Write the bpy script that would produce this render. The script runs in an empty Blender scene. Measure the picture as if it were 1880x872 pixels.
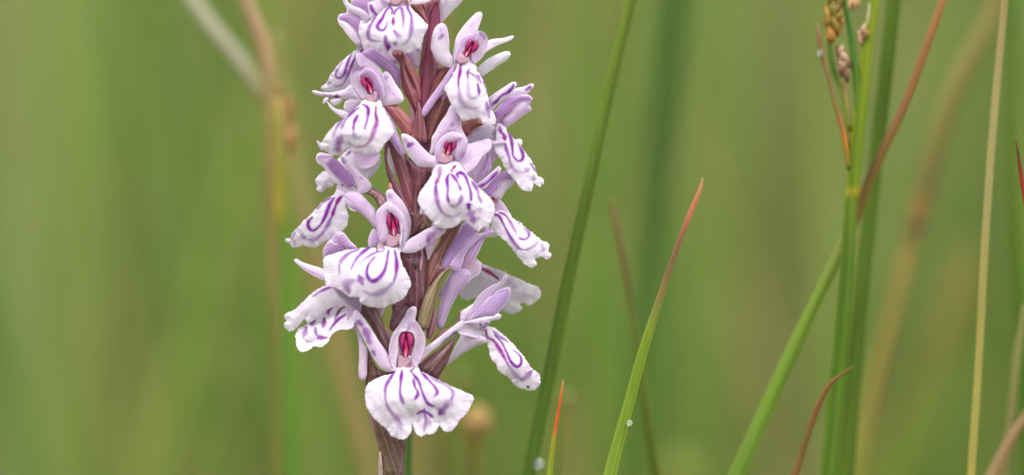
import bpy, math, random
import numpy as np
from mathutils import Vector, Matrix, geometry

random.seed(7)
rng = np.random.default_rng(7)
scene = bpy.context.scene
R = math.radians

# ---------------------------------------------------------------- camera
MM = 0.001
PX = 0.0513 * MM                 # size of one photograph pixel at the orchid
FPX = 135.0 / 36.0 * 1880.0      # distance of the orchid from the lens, same unit
PITCH = R(5.0)
cam_data = bpy.data.cameras.new("camera")
cam = bpy.data.objects.new("camera", cam_data)
scene.collection.objects.link(cam)
scene.camera = cam
cam_data.lens = 135
cam_data.sensor_width = 36
cam_data.clip_start = 0.02
cam_data.clip_end = 2000
DIST = FPX * PX
CENTRE = Vector((0, 0, 0.25))
FWD = Vector((0, math.cos(PITCH), -math.sin(PITCH)))
RIGHT = Vector((1, 0, 0))
UP = Vector((0, math.sin(PITCH), math.cos(PITCH)))
CAM = CENTRE - FWD * DIST
cam.location = CAM
cam.rotation_euler = (math.pi / 2 - PITCH, 0, 0)
cam_data.dof.use_dof = True
cam_data.dof.focus_distance = DIST - 20 * PX
cam_data.dof.aperture_fstop = 8.6
APX = 135.0 / 8.6 / 0.0513       # aperture in pixels at the orchid

# ---------------------------------------------------------------- light
SUN_EL, SUN_AZ = R(52), R(-128)
world = bpy.data.worlds.new("World")
scene.world = world
world.use_nodes = True
nt = world.node_tree
nt.nodes.clear()
wo = nt.nodes.new("ShaderNodeOutputWorld")
bg = nt.nodes.new("ShaderNodeBackground")
sky = nt.nodes.new("ShaderNodeTexSky")
sky.sky_type = 'NISHITA'
sky.sun_disc = False
sky.sun_elevation = SUN_EL
sky.sun_rotation = -SUN_AZ
sky.air_density = 1.0
sky.dust_density = 4.0
hs = nt.nodes.new("ShaderNodeHueSaturation")      # overcast: nearly colourless sky
hs.inputs["Saturation"].default_value = 0.12
nt.links.new(sky.outputs[0], hs.inputs["Color"])
nt.links.new(hs.outputs[0], bg.inputs[0])
nt.links.new(bg.outputs[0], wo.inputs[0])
bg.inputs[1].default_value = 0.12
sun_data = bpy.data.lights.new("sun", 'SUN')
sun_data.energy = 1.5
sun_data.angle = R(25)
sun_data.color = (1, 0.97, 0.92)
sun = bpy.data.objects.new("sun", sun_data)
scene.collection.objects.link(sun)
sd = Vector((math.sin(SUN_AZ) * math.cos(SUN_EL), math.cos(SUN_AZ) * math.cos(SUN_EL), math.sin(SUN_EL)))
sun.rotation_euler = sd.to_track_quat('Z', 'Y').to_euler()
scene.view_settings.view_transform = 'Standard'
scene.view_settings.look = 'None'
scene.view_settings.exposure = 1.2
scene.view_settings.gamma = 1
scene.render.engine = 'CYCLES'
scene.cycles.use_denoising = True
scene.cycles.max_bounces = 8
scene.cycles.transparent_max_bounces = 8


# ---------------------------------------------------------------- helpers
def lin(c):
    """0-255 display colour to linear"""
    a = np.asarray(c, float) / 255.0
    return np.where(a <= 0.04045, a / 12.92, ((a + 0.055) / 1.055) ** 2.4)


def P(x, y, d=0.0):
    """world point of photo pixel x, y at d pixels in front of the stem's plane"""
    s = (FPX - d) * PX
    return CAM + (RIGHT * ((x - 940) / FPX) + UP * ((436 - y) / FPX) + FWD) * s


def P_arr(x, y, d):
    s = ((FPX - d) * PX)[:, None]
    r = np.array(RIGHT)[None] * ((x - 940) / FPX)[:, None] + np.array(UP)[None] * ((436 - y) / FPX)[:, None] + np.array(FWD)[None]
    return np.array(CAM)[None] + r * s


def blur_depth(b):
    """how far behind the stem something lies that is blurred b pixels wide"""
    return -b * FPX / (APX - b)


def link(o, parent=None):
    scene.collection.objects.link(o)
    if parent is not None:
        o.parent = parent
    return o


def tag(o, label=None, cat=None, group=None, kind=None):
    if label: o["label"] = label
    if cat: o["category"] = cat
    if group: o["group"] = group
    if kind: o["kind"] = kind
    return o


def mesh_obj(name, verts, faces, cols, mat, parent=None, origin=None, smooth=True):
    me = bpy.data.meshes.new(name)
    v = np.asarray(verts, float)
    if origin is not None:
        v = v - np.array(origin)[None]
    me.from_pydata(v.tolist(), [], faces if isinstance(faces, list) else faces.tolist())
    if cols is not None:
        at = me.attributes.new("tint", 'FLOAT_COLOR', 'POINT')
        c = np.ones((len(v), 4)); c[:, :3] = cols
        at.data.foreach_set("color", c.astype(np.float32).ravel())
    if smooth:
        me.polygons.foreach_set("use_smooth", [True] * len(me.polygons))
    me.materials.append(mat)
    me.update()
    o = bpy.data.objects.new(name, me)
    return link(o, parent)


# ---------------------------------------------------------------- materials
def material(name, rough=0.5, trans=0.25, bump=0.3, scale=9000, var=0.12, spec=0.4, stretch=1.0, sheen=0.0, coat=0.0, sss=0.0, dist=0.00004):
    m = bpy.data.materials.new(name)
    m.use_nodes = True
    n = m.node_tree; n.nodes.clear()
    out = n.nodes.new("ShaderNodeOutputMaterial")
    bs = n.nodes.new("ShaderNodeBsdfPrincipled")
    at = n.nodes.new("ShaderNodeAttribute"); at.attribute_name = "tint"
    tc = n.nodes.new("ShaderNodeTexCoord")
    mp = n.nodes.new("ShaderNodeMapping"); mp.inputs["Scale"].default_value = (1, 1, stretch)
    n.links.new(tc.outputs["Object"], mp.inputs[0])
    no = n.nodes.new("ShaderNodeTexNoise"); no.inputs["Scale"].default_value = scale
    no.inputs["Detail"].default_value = 3
    n.links.new(mp.outputs[0], no.inputs["Vector"])
    no2 = n.nodes.new("ShaderNodeTexNoise"); no2.inputs["Scale"].default_value = scale * 0.13
    no2.inputs["Detail"].default_value = 4
    n.links.new(mp.outputs[0], no2.inputs["Vector"])
    mr = n.nodes.new("ShaderNodeMapRange")
    mr.inputs["From Min"].default_value = 0.3; mr.inputs["From Max"].default_value = 0.7
    mr.inputs["To Min"].default_value = 1 - var; mr.inputs["To Max"].default_value = 1 + var * 0.6
    av = n.nodes.new("ShaderNodeMath"); av.operation = 'ADD'
    n.links.new(no.outputs[0], av.inputs[0]); n.links.new(no2.outputs[0], av.inputs[1])
    hf = n.nodes.new("ShaderNodeMath"); hf.operation = 'MULTIPLY'; hf.inputs[1].default_value = 0.5
    n.links.new(av.outputs[0], hf.inputs[0]); n.links.new(hf.outputs[0], mr.inputs["Value"])
    mul = n.nodes.new("ShaderNodeVectorMath"); mul.operation = 'SCALE'
    n.links.new(at.outputs["Color"], mul.inputs[0]); n.links.new(mr.outputs[0], mul.inputs["Scale"])
    n.links.new(mul.outputs[0], bs.inputs["Base Color"])
    bs.inputs["Roughness"].default_value = rough
    bs.inputs["Specular IOR Level"].default_value = spec
    if sss:
        bs.inputs['Subsurface Weight'].default_value = sss
        bs.inputs['Subsurface Radius'].default_value = (1, .8, .95)
        bs.inputs['Subsurface Scale'].default_value = .0004
    if sheen:
        bs.inputs["Sheen Weight"].default_value = sheen
        bs.inputs["Sheen Roughness"].default_value = 0.4
    if coat:
        bs.inputs["Coat Weight"].default_value = coat
        bs.inputs["Coat Roughness"].default_value = 0.25
    if bump:
        bp = n.nodes.new("ShaderNodeBump"); bp.inputs["Strength"].default_value = bump
        bp.inputs["Distance"].default_value = dist
        vo = n.nodes.new("ShaderNodeTexVoronoi"); vo.inputs["Scale"].default_value = scale * 0.9
        n.links.new(mp.outputs[0], vo.inputs["Vector"])
        ad = n.nodes.new("ShaderNodeMath"); ad.operation = 'MULTIPLY_ADD'; ad.inputs[1].default_value = -1.6
        n.links.new(no2.outputs[0], ad.inputs[0]); n.links.new(vo.outputs["Distance"], ad.inputs[2])
        n.links.new(ad.outputs[0], bp.inputs["Height"])
        bp.invert = True
        n.links.new(bp.outputs[0], bs.inputs["Normal"])
    if trans:
        tr = n.nodes.new("ShaderNodeBsdfTranslucent")
        n.links.new(mul.outputs[0], tr.inputs[0])
        mx = n.nodes.new("ShaderNodeMixShader"); mx.inputs[0].default_value = trans
        n.links.new(bs.outputs[0], mx.inputs[1]); n.links.new(tr.outputs[0], mx.inputs[2])
        n.links.new(mx.outputs[0], out.inputs[0])
    else:
        n.links.new(bs.outputs[0], out.inputs[0])
    return m


M_PETAL = material("petal_skin", sss=.12, rough=0.5, trans=0.44, bump=0.85, scale=5200, var=0.1, spec=0.3)
M_CRIMSON = material("anther_skin", rough=0.3, trans=0.1, bump=0.2, scale=6000, var=0.12, spec=0.5)
M_BRACT = material("bract_skin", rough=0.4, trans=0.15, bump=0.2, scale=5200, var=0.12, spec=0.45)
M_STEM = material("rush_skin", rough=0.5, trans=0.0, bump=0.15, scale=2600, var=0.16, spec=0.22, stretch=0.05)
M_BLADE = material("grass_skin", rough=0.5, trans=0.25, bump=0.0, scale=1500, var=0.2, spec=0.4, stretch=0.1)
M_SEED = material("seed_skin", rough=0.6, trans=0.1, bump=0.3, scale=2500, var=0.3, spec=0.3)


def glass():
    m = bpy.data.materials.new("water"); m.use_nodes = True
    b = m.node_tree.nodes["Principled BSDF"]
    b.inputs["Base Color"].default_value = (1, 1, 1, 1)
    b.inputs["Roughness"].default_value = 0.02
    b.inputs["IOR"].default_value = 1.33
    b.inputs["Transmission Weight"].default_value = 0.88
    nz = m.node_tree.nodes.new("ShaderNodeTexNoise"); nz.inputs["Scale"].default_value = 900
    bp = m.node_tree.nodes.new("ShaderNodeBump"); bp.inputs["Strength"].default_value = 0.05; bp.inputs["Distance"].default_value = 0.0001
    m.node_tree.links.new(nz.outputs[0], bp.inputs["Height"]); m.node_tree.links.new(bp.outputs[0], b.inputs["Normal"])
    return m


M_WATER = glass()

# ---------------------------------------------------------------- traced organs
# every petal and bract is a closed body with its own outline, depth, curvature and thickness;
# outlines are written on enlarged views of the plant (origin x, origin y, scale)
VW = dict(A=(610, 0, .12618), B=(570, 80, .14913), C=(570, 180, .20652), D=(700, 0, .13758), E=(780, 10, .14912),
          F=(790, 120, .14904), G=(720, 200, .13758), H=(750, 290, .16053), I=(860, 210, .17202), J=(860, 290, .24096),
          K=(515, 270, .21789), L=(580, 340, .26389), M=(515, 460, .27536), N=(730, 380, .16057), O=(790, 460, .17199),
          Q=(790, 500, .2524), R=(640, 560, .16054), S=(660, 670, .23158), T=(700, 80, .20645), U=(680, 240, .20654),
          W=(720, 400, .22923), X=(640, 540, .20645), Z=(0, 0, 1.0))


def T(v, pts):
    x0, y0, s = VW[v]
    a = np.asarray(pts, float)
    b = a.copy()
    b[:, 0] = x0 + a[:, 0] * s; b[:, 1] = y0 + a[:, 1] * s
    return b


def catmull(pts, step, closed):
    p = np.asarray(pts, float)
    n = len(p)
    out = []
    rngi = range(n if closed else n - 1)
    for i in rngi:
        if closed:
            a, b, c, d = p[(i - 1) % n], p[i], p[(i + 1) % n], p[(i + 2) % n]
        else:
            a, b, c, d = p[max(i - 1, 0)], p[i], p[i + 1], p[min(i + 2, n - 1)]
        k = max(1, int(round(np.linalg.norm(c - b) / step)))
        for j in range(k):
            t = j / k
            out.append(0.5 * ((2 * b) + (c - a) * t + (2 * a - 5 * b + 4 * c - d) * t * t + (3 * b - a - 3 * c + d) * t ** 3))
    if not closed:
        out.append(p[-1])
    return np.array(out)


def seg_dist(q, a, b):
    """distances of points q to segments a-b, with the position along the chain"""
    ab = b - a
    L2 = (ab ** 2).sum(1) + 1e-12
    t = ((q[:, None, :] - a[None]) * ab[None]).sum(2) / L2[None]
    t = np.clip(t, 0, 1)
    pr = a[None] + ab[None] * t[..., None]
    d = np.sqrt(((q[:, None, :] - pr) ** 2).sum(2))
    return d, t


def inside(q, poly):
    x, y = q[:, 0][:, None], q[:, 1][:, None]
    a = poly; b = np.roll(poly, -1, 0)
    c = ((a[None, :, 1] > y) != (b[None, :, 1] > y))
    with np.errstate(divide='ignore', invalid='ignore'):
        xi = (b[None, :, 0] - a[None, :, 0]) * (y - a[None, :, 1]) / (b[None, :, 1] - a[None, :, 1]) + a[None, :, 0]
    return ((c & (x < xi)).sum(1) % 2) == 1


def tps(anch, q):
    """smooth depth through a few anchor points"""
    a = np.asarray(anch, float)
    if len(a) == 1:
        return np.full(len(q), a[0, 2])
    if len(a) == 2:
        ab = a[1, :2] - a[0, :2]
        t = ((q - a[0, :2]) @ ab) / (ab @ ab)
        t = np.clip(t, -0.3, 1.3)
        return a[0, 2] + (a[1, 2] - a[0, 2]) * t
    sc = 100.0
    A = a[:, :2] / sc; Q = q / sc
    def U(r): return np.where(r > 1e-9, r * r * np.log(r + 1e-12), 0)
    n = len(A)
    K = U(np.linalg.norm(A[:, None] - A[None], axis=2)) + np.eye(n) * 0.002
    Pm = np.hstack([np.ones((n, 1)), A])
    M_ = np.zeros((n + 3, n + 3)); M_[:n, :n] = K; M_[:n, n:] = Pm; M_[n:, :n] = Pm.T
    M_ += np.eye(n + 3) * 1e-9
    w = np.linalg.solve(M_, np.concatenate([a[:, 2], np.zeros(3)]))
    return U(np.linalg.norm(Q[:, None] - A[None], axis=2)) @ w[:n] + w[n] + Q @ w[n + 1:]


PURPLE = lin((142, 8, 172)) * 0.85
MAGENTA = lin((160, 8, 160)) * 0.85
WHITE = lin((239, 230, 243))
PALE = lin((235, 214, 240))
LILAC = lin((216, 182, 227))
DEEP = lin((190, 146, 206))
PINK = lin((214, 180, 192))
CRIMSON = lin((150, 14, 84))
DARKRED = lin((95, 10, 40))
BR_TOP = lin((138, 58, 86))
BR_MID = lin((124, 56, 84))
BR_OLV = lin((98, 72, 56))
BR_LOW = lin((104, 66, 66))


def organ(name, parent, v, pts, d, c0=PALE, c1=None, ew=5.0, thick=0.75, dome=0.0, fat=False, stripes=(), blobs=(),
          ripple=0.0, jag=0.0, veins=0.1, mat=None, step=2.2, origin=None, label=None, sc=None, seed=None):
    """one closed body: outline pts on view v; d = depth, or a list of (x, y, depth) on the same view"""
    c1 = c0 if c1 is None else c1
    raw = T(v, pts)
    seed = seed if seed is not None else int(abs(raw[0].sum() * 7 + len(pts) * 131)) % 99991
    rs = np.random.default_rng(seed)
    poly = catmull(raw, step * 0.9, True)
    if jag:
        n = len(poly)
        k = np.arange(n)
        w = np.zeros(n)
        for f in (n / 5.0, n / 9.0, n / 14.0, n / 24.0):
            w += np.sin(2 * np.pi * k * round(f) / n + rs.uniform(0, 6.28)) * rs.uniform(.4, 1)
        tn = np.roll(poly, -1, 0) - np.roll(poly, 1, 0)
        tn /= np.linalg.norm(tn, axis=1)[:, None] + 1e-9
        poly = poly + np.stack([tn[:, 1], -tn[:, 0]], 1) * (w * jag * 0.5)[:, None]
    # drop points that crowd each other
    keep = [0]
    for i in range(1, len(poly)):
        if np.linalg.norm(poly[i] - poly[keep[-1]]) > step * 0.35:
            keep.append(i)
    poly = poly[keep]
    lo, hi = poly.min(0), poly.max(0)
    xs = np.arange(lo[0], hi[0], step); ys = np.arange(lo[1], hi[1], step * .866)
    gx, gy = np.meshgrid(xs, ys)
    gx = gx + (np.arange(len(ys)) % 2)[:, None] * step * .5
    q = np.stack([gx.ravel(), gy.ravel()], 1)
    q = q[inside(q, poly)]
    a, b = poly, np.roll(poly, -1, 0)
    if len(q):
        dd, _ = seg_dist(q, a, b)
        q = q[dd.min(1) > step * .5]
    allp = np.vstack([poly, q]) if len(q) else poly
    nb = len(poly)
    r = geometry.delaunay_2d_cdt([Vector(p) for p in allp], [(i, (i + 1) % nb) for i in range(nb)], [list(range(nb))], 1, 1e-4)
    V2 = np.array([list(p) for p in r[0]])
    F = [list(f) for f in r[2]]
    dd, _ = seg_dist(V2, a, b)
    dist = dd.min(1)
    isb = dist < 1e-3
    rmax = max(dist.max(), 1e-3)
    if np.isscalar(d):
        mid = np.full(len(V2), float(d))
    else:
        an = np.asarray(d, float)
        xy = T(v, an[:, :2])
        mid = tps(np.column_stack([xy, an[:, 2]]), V2)
    tt = np.clip(dist / rmax, 0, 1)
    if abs(dome) > 0:
        cap = (.55 if mat is not None and mat is not M_PETAL else .30) * rmax
        dome = math.copysign(min(abs(dome), cap), dome)
    mid = mid + dome * (1 - (1 - tt) ** 2)
    mn_ = V2.mean(0); we_, ee_ = np.linalg.eigh(np.cov((V2 - mn_).T))
    if not fat and name in ("sepal", "petal", "dorsal_sepal"):
        mid = mid + ((V2 - mn_) @ ee_[:, 0]) * rs.uniform(-.35, .35)
    if jag and name == "lip":
        pos = dd.argmin(1)
        mid += np.exp(-dist / 9) * (.95 * np.sin(pos * 2 * math.pi * round(nb / 13) / nb + 1) + (.35 + .35 * np.sin(pos * 6.28 / nb * 3)) * np.sin(pos * 2 * math.pi * round(nb / 7) / nb))
    if ripple:
        for lam in (46, 27, 15):
            an_ = rs.uniform(0, 6.28)
            mid += .45 * ripple * (lam / 46) ** .8 * np.sin((V2[:, 0] * math.cos(an_) + V2[:, 1] * math.sin(an_)) * 6.28 / lam + rs.uniform(0, 6.28))
    if fat:
        half = thick * np.sqrt(np.clip(1 - (1 - np.clip(dist / (rmax * .95), 0, 1)) ** 2, 0, 1))
    else:
        half = thick * np.clip(.25 + dist / (2.2 + thick * 2), 0, 1)
    front = P_arr(V2[:, 0], V2[:, 1], mid + half)
    back = P_arr(V2[:, 0], V2[:, 1], mid - half)
    n = len(V2)
    if fat:
        remap = np.where(isb, np.arange(n), -1)
        inner = np.where(~isb)[0]
    else:                      # a crisp edge: separate front and back, joined by a narrow rim
        remap = np.full(n, -1)
        inner = np.arange(n)
    remap[inner] = n + np.arange(len(inner))
    verts = np.vstack([front, back[inner]])
    # orientation: make the front faces look at the camera
    f0 = np.array(F)
    A_, B_, C_ = V2[f0[:, 0]], V2[f0[:, 1]], V2[f0[:, 2]]
    area = (B_[:, 0] - A_[:, 0]) * (C_[:, 1] - A_[:, 1]) - (B_[:, 1] - A_[:, 1]) * (C_[:, 0] - A_[:, 0])
    f0 = f0[np.abs(area) > 1e-6]; area = area[np.abs(area) > 1e-6]
    flip = area > 0            # y runs down in the photo
    f0[flip] = f0[flip][:, ::-1]
    bk = remap[f0][:, ::-1]
    ok = ~(isb[f0].all(1))
    if fat:
        faces = np.vstack([f0, bk[ok]])
    else:
        e = np.vstack([f0[:, [0, 1]], f0[:, [1, 2]], f0[:, [2, 0]]])
        key = np.sort(e, 1); _, iv, ct = np.unique(key, axis=0, return_inverse=True, return_counts=True)
        rim = e[ct[iv.ravel()] == 1]
        m0 = n + len(inner)
        faces = np.vstack([f0, bk])
        # rim strip on its own vertices keeps the edge shading clean
        rv = np.unique(rim); idx = {k: i for i, k in enumerate(rv)}
        verts = np.vstack([verts, front[rv], back[rv]])
        L = len(rv)
        q4 = []
        for a_, b_ in rim:
            i, j = idx[a_], idx[b_]
            q4 += [[m0 + j, m0 + i, m0 + L + i], [m0 + j, m0 + L + i, m0 + L + j]]
        faces = np.vstack([faces, np.array(q4)])
    # pigment, plus the bracts' glitter painted in
    col = c0[None] + (c1 - c0)[None] * np.exp(-(dist / ew) ** 1.5)[:, None]
    mean = V2.mean(0); w_, e_ = np.linalg.eigh(np.cov((V2 - mean).T))
    ax = (V2 - mean) @ e_[:, 0]; al = (V2 - mean) @ e_[:, 1]
    if veins:
        vv = np.sin(ax * 6.28 / 6.2 + np.sin(al / 14) * .6) * .5 + .5
        vv = vv ** 3
        tone = np.array([1.0, 1.5, .7]) if (mat is None or mat is M_PETAL) else np.array([1.0, 1.0, 1.0])
        vs = veins * (.35 if name == 'lip' else 1.0) * (2.0 if c0[1] < .58 and (mat is None or mat is M_PETAL) else 1.0)
        col = col * (1 - vs * vv[:, None] * tone)
        if mat is M_BRACT:
            v3 = np.clip(np.sin(ax * 6.28 / 8.5 + np.sin(al / 23) * .8), 0, 1) ** 3
            col = col * (1 - .35 * v3[:, None])
            v4 = np.clip(np.sin(ax * 6.28 / 11 + 2 + np.sin(al / 27)), 0, 1) ** 6
            col = col * (1 - .3 * v4[:, None]) + lin((190, 140, 150)) * .3 * v4[:, None]
    if (mat is None or mat is M_PETAL) and veins and name != "lip":
        k_ = np.clip(1 - dist / 2.6, 0, 1)[:, None] * .75
        col = col * (1 - k_) + lin((244, 234, 246)) * k_
    mo = sum(np.sin((V2[:, 0] * math.cos(g) + V2[:, 1] * math.sin(g)) / l + rs.uniform(0, 6)) for g, l in ((.3, 9.), (1.7, 7.), (2.6, 12.))) / 3
    col = col * (1 + mo[:, None] * np.array([.03, .05, .02]))
    if mat is M_BRACT:
        h = rs.random(len(V2))
        m2 = sum(np.sin((V2[:, 0] * math.cos(g) + V2[:, 1] * math.sin(g)) / l + rs.uniform(0, 6)) for g, l in ((.5, 5.), (1.9, 4.), (2.9, 7.), (1.2, 3.))) / 4
        k_ = np.clip(h * 1.2 - .75 + m2 * .4, 0, 1)[:, None] * .3
        col = col * (1 - k_) + lin((206, 150, 176)) * k_  # pink specks: glitter highlights painted into the bract colour
        k_ = np.clip(-m2 * 1.4 - .1 - ax / 60, 0, 1)[:, None] * .22
        col = col * (1 - k_) + lin((128, 98, 62)) * k_
        col = col * (1 + (h[:, None] - .5) * .08)
    for bx, by, br, bc, ba in blobs:
        xy = T(v, [(bx, by)])[0]
        g = ba * np.exp(-(((V2 - xy) ** 2).sum(1)) / (br * br))
        col = col + (bc[None] - col) * g[:, None]
    for s in stripes:
        w, a0, a1, sp = s[:4]
        if w >= 3: w = w * 1.35 + .4
        sc_ = s[4] if len(s) > 4 else PURPLE
        line = catmull(T(v, sp), 3.0, False) if len(sp) > 1 else T(v, sp + [(sp[0][0] + 1, sp[0][1])])
        d2, t2 = seg_dist(V2, line[:-1], line[1:])
        line_len = 3.0 * len(line)
        k = d2.argmin(1)
        along = (k + t2[np.arange(n), k]) / max(1, len(line) - 1)
        dm = d2[np.arange(n), k]
        ww = w * (0.78 + .22 * np.sin(along * 9 + seed)) * (0.55 + .45 * np.clip(np.minimum(along, 1 - along) * 6, 0, 1))
        soft = 1 + (1 - np.minimum(a0, 1)) * .8
        g = np.exp(-((dm / (ww * .52 * soft)) ** 3.2)) * (a0 + (a1 - a0) * along)
        g = g * 1.22 * (1 - .14 * (np.sin(along * line_len * .34 + seed) * .5 + .5) * (np.sin(along * line_len * .13 + seed * 2) > -.2))
        g = np.clip(g + .0, 0, 1)
        col = col * (1 - g[:, None]) + sc_[None] * g[:, None]
    cols = np.vstack([col, col[inner]]) if fat else np.vstack([col, col[inner], col[rv], col[rv]])
    o = mesh_obj(name, verts, faces, np.clip(cols, 0, .95), mat or M_PETAL, parent, ORIGIN if origin is None else origin)
    if label:
        o["label"] = label
    return o


def tube(name, parent, pts, radii, cols, mat, origin=None, seg=16, flat=1.0, streak=0.12, twist=0.0, sub=6, ridges=0, edge_light=0.0):
    """round or flattened stem along world points; radii and colours per point"""
    pts = [Vector(p) for p in pts]
    A = np.array([list(p) + [r] + list(c) for p, r, c in zip(pts, radii, cols)])
    n = len(A); rows = []
    for i in range(n - 1):
        a, b, c, d = A[max(i - 1, 0)], A[i], A[i + 1], A[min(i + 2, n - 1)]
        lb = np.linalg.norm((c - b)[:3]) + 1e-9; la = np.linalg.norm((b - a)[:3]); lc = np.linalg.norm((d - c)[:3])
        m0 = (c - a) * lb / (la + lb); m1 = (d - b) * lb / (lb + lc)
        for j in range(sub):
            t = j / sub
            row = (2 * t ** 3 - 3 * t * t + 1) * b + (t ** 3 - 2 * t * t + t) * m0 + (3 * t * t - 2 * t ** 3) * c + (t ** 3 - t * t) * m1
            row[3:] = b[3:] + (c[3:] - b[3:]) * t
            rows.append(row)
    rows.append(A[-1]); A = np.array(rows)
    n = len(A)
    tang = np.gradient(A[:, :3], axis=0)
    tang /= np.linalg.norm(tang, axis=1)[:, None] + 1e-12
    V, C, F = [], [], []
    sg = rng.uniform(-1, 1, seg)
    for i in range(n):
        t = tang[i]
        nx = np.cross(t, (0, 1, 0)); nx /= np.linalg.norm(nx) + 1e-12
        ny = np.cross(nx, t)
        for k in range(seg):
            th = 2 * math.pi * k / seg + twist * i / n
            rr = A[i, 3] * (1 + (0.06 * math.cos(ridges * th) if ridges else 0))
            V.append(A[i, :3] + nx * math.cos(th) * rr + ny * math.sin(th) * rr * flat)
            C.append(A[i, 4:7] * (1 + streak * sg[k] + edge_light * (abs(math.cos(th)) ** 4 - .3)))  # side segments lightened: edge highlight painted into the colour
    for i in range(n - 1):
        for k in range(seg):
            k2 = (k + 1) % seg
            F.append([i * seg + k, i * seg + k2, (i + 1) * seg + k2, (i + 1) * seg + k])
    F.append(list(range(seg))[::-1]); F.append([(n - 1) * seg + k for k in range(seg)])
    return mesh_obj(name, np.array(V), F, np.clip(np.array(C), 0, .95), mat, parent, origin)


def to_ground(p, q, lean=0.82):
    """carry a stem on below the frame down to the soil, in growing steps"""
    p, q = Vector(p), Vector(q)
    step = (q - p).length
    dirn = (q - p).normalized()
    if dirn.z > -0.2: dirn = Vector((dirn.x * .5, dirn.y * .5, -1)).normalized()
    out = []; cur = q.copy()
    while cur.z > 0.012:
        dirn = Vector((dirn.x * lean, dirn.y * lean, dirn.z)).normalized()
        st = min(step, cur.z / max(.2, -dirn.z))
        cur = cur + dirn * st
        out.append(cur.copy())
        step = min(step * 1.5, .04)
    out[-1].z = -0.004
    return out


# ---------------------------------------------------------------- setting: ground and far meadow
def rise(y):
    """slope added behind the plant so the grass there catches more light"""
    y = np.asarray(y, float)
    t = np.clip(y - .45, 0, 14)
    return .24 * t * t / (t + .5)


def ground():
    m = bpy.data.materials.new("meadow_ground"); m.use_nodes = True
    n = m.node_tree; b = n.nodes["Principled BSDF"]
    tc = n.nodes.new("ShaderNodeTexCoord")
    n1 = n.nodes.new("ShaderNodeTexNoise"); n1.inputs["Scale"].default_value = 3.0; n1.inputs["Detail"].default_value = 8
    n2 = n.nodes.new("ShaderNodeTexNoise"); n2.inputs["Scale"].default_value = 90; n2.inputs["Detail"].default_value = 6
    n.links.new(tc.outputs["Object"], n1.inputs["Vector"]); n.links.new(tc.outputs["Object"], n2.inputs["Vector"])
    r1 = n.nodes.new("ShaderNodeValToRGB")
    r1.color_ramp.elements[0].position = .35; r1.color_ramp.elements[0].color = (.10, .13, .035, 1)
    r1.color_ramp.elements[1].position = .65; r1.color_ramp.elements[1].color = (.20, .20, .075, 1)
    n.links.new(n1.outputs[0], r1.inputs[0])
    mx = n.nodes.new("ShaderNodeMix"); mx.data_type = 'RGBA'; mx.blend_type = 'MULTIPLY'; mx.inputs[0].default_value = .6
    n.links.new(r1.outputs[0], mx.inputs[6]); n.links.new(n2.outputs[0], mx.inputs[7])
    n.links.new(mx.outputs[2], b.inputs["Base Color"])
    b.inputs["Roughness"].default_value = .95
    bp = n.nodes.new("ShaderNodeBump"); bp.inputs["Distance"].default_value = .01
    n.links.new(n2.outputs[0], bp.inputs["Height"]); n.links.new(bp.outputs[0], b.inputs["Normal"])
    N = 160
    u = np.linspace(-1, 1, N); ax = np.sign(u) * np.abs(u) ** 3 * 900
    X, Y = np.meshgrid(ax, ax)
    Zz = np.where(np.hypot(X, Y) > 4, .05 * np.sin(X * .8) * np.sin(Y * .6), 0) + np.clip(np.hypot(X, Y) - 30, 0, None) ** .9 * .03
    Zz = np.where(np.hypot(X, Y) > 40, Zz, 0) + rise(Y)
    V = np.stack([X.ravel(), Y.ravel(), Zz.ravel()], 1)
    F = [[i * N + j, i * N + j + 1, (i + 1) * N + j + 1, (i + 1) * N + j] for i in range(N - 1) for j in range(N - 1)]
    o = mesh_obj("ground", V, F, None, m)
    tag(o, "mossy green meadow ground under the grass", None, None, "structure")


ground()


def meadow(name, label, count, y0, y1, h0, h1, w0, w1, palette, seed, spread=1.0):
    """a mass of blurred blades; colour drifts in patches across the meadow"""
    r = np.random.default_rng(seed)
    yy = y0 * (y1 / y0) ** r.random(count)
    half = (yy + .37) * .16 * spread + .05
    xx = r.uniform(-1, 1, count) * half
    px = 940 + xx / (yy + .37) * FPX
    hh = r.uniform(h0, h1, count); ww = r.uniform(w0, w1, count)
    V, C, F = [], [], []
    K = 6
    for i in range(count):
        az = r.uniform(0, 6.28); ln = abs(r.normal(0, .22)) * hh[i]
        col = palette(px[i] + r.normal(0, 50), yy[i], r)
        fx = r.uniform(-1, 1); wx, wy = math.cos(fx), math.sin(fx)
        b = len(V)
        for k in range(K):
            t = k / (K - 1)
            cx = xx[i] + math.cos(az) * ln * t * t; cy = yy[i] + math.sin(az) * ln * t * t
            z = hh[i] * t - ln * .3 * t ** 3 + float(rise(yy[i]))
            w = ww[i] * (1 - t ** 2.5 * .9) * .5
            V.append((cx - wx * w, cy - wy * w, z)); V.append((cx + wx * w, cy + wy * w, z + .0002))
            tip = max(0, t - .75) * 4
            cc = col * (1 - .0 * t) * (1 - tip * .35) + lin((170, 130, 80)) * tip * .35
            C.append(cc); C.append(cc)
        for k in range(K - 1):
            a = b + 2 * k
            F.append([a, a + 1, a + 3, a + 2])
    o = mesh_obj(name, np.array(V), F, np.clip(np.array(C), 0, .9), M_BLADE)
    tag(o, label, None, None, "stuff")
    return o


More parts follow.
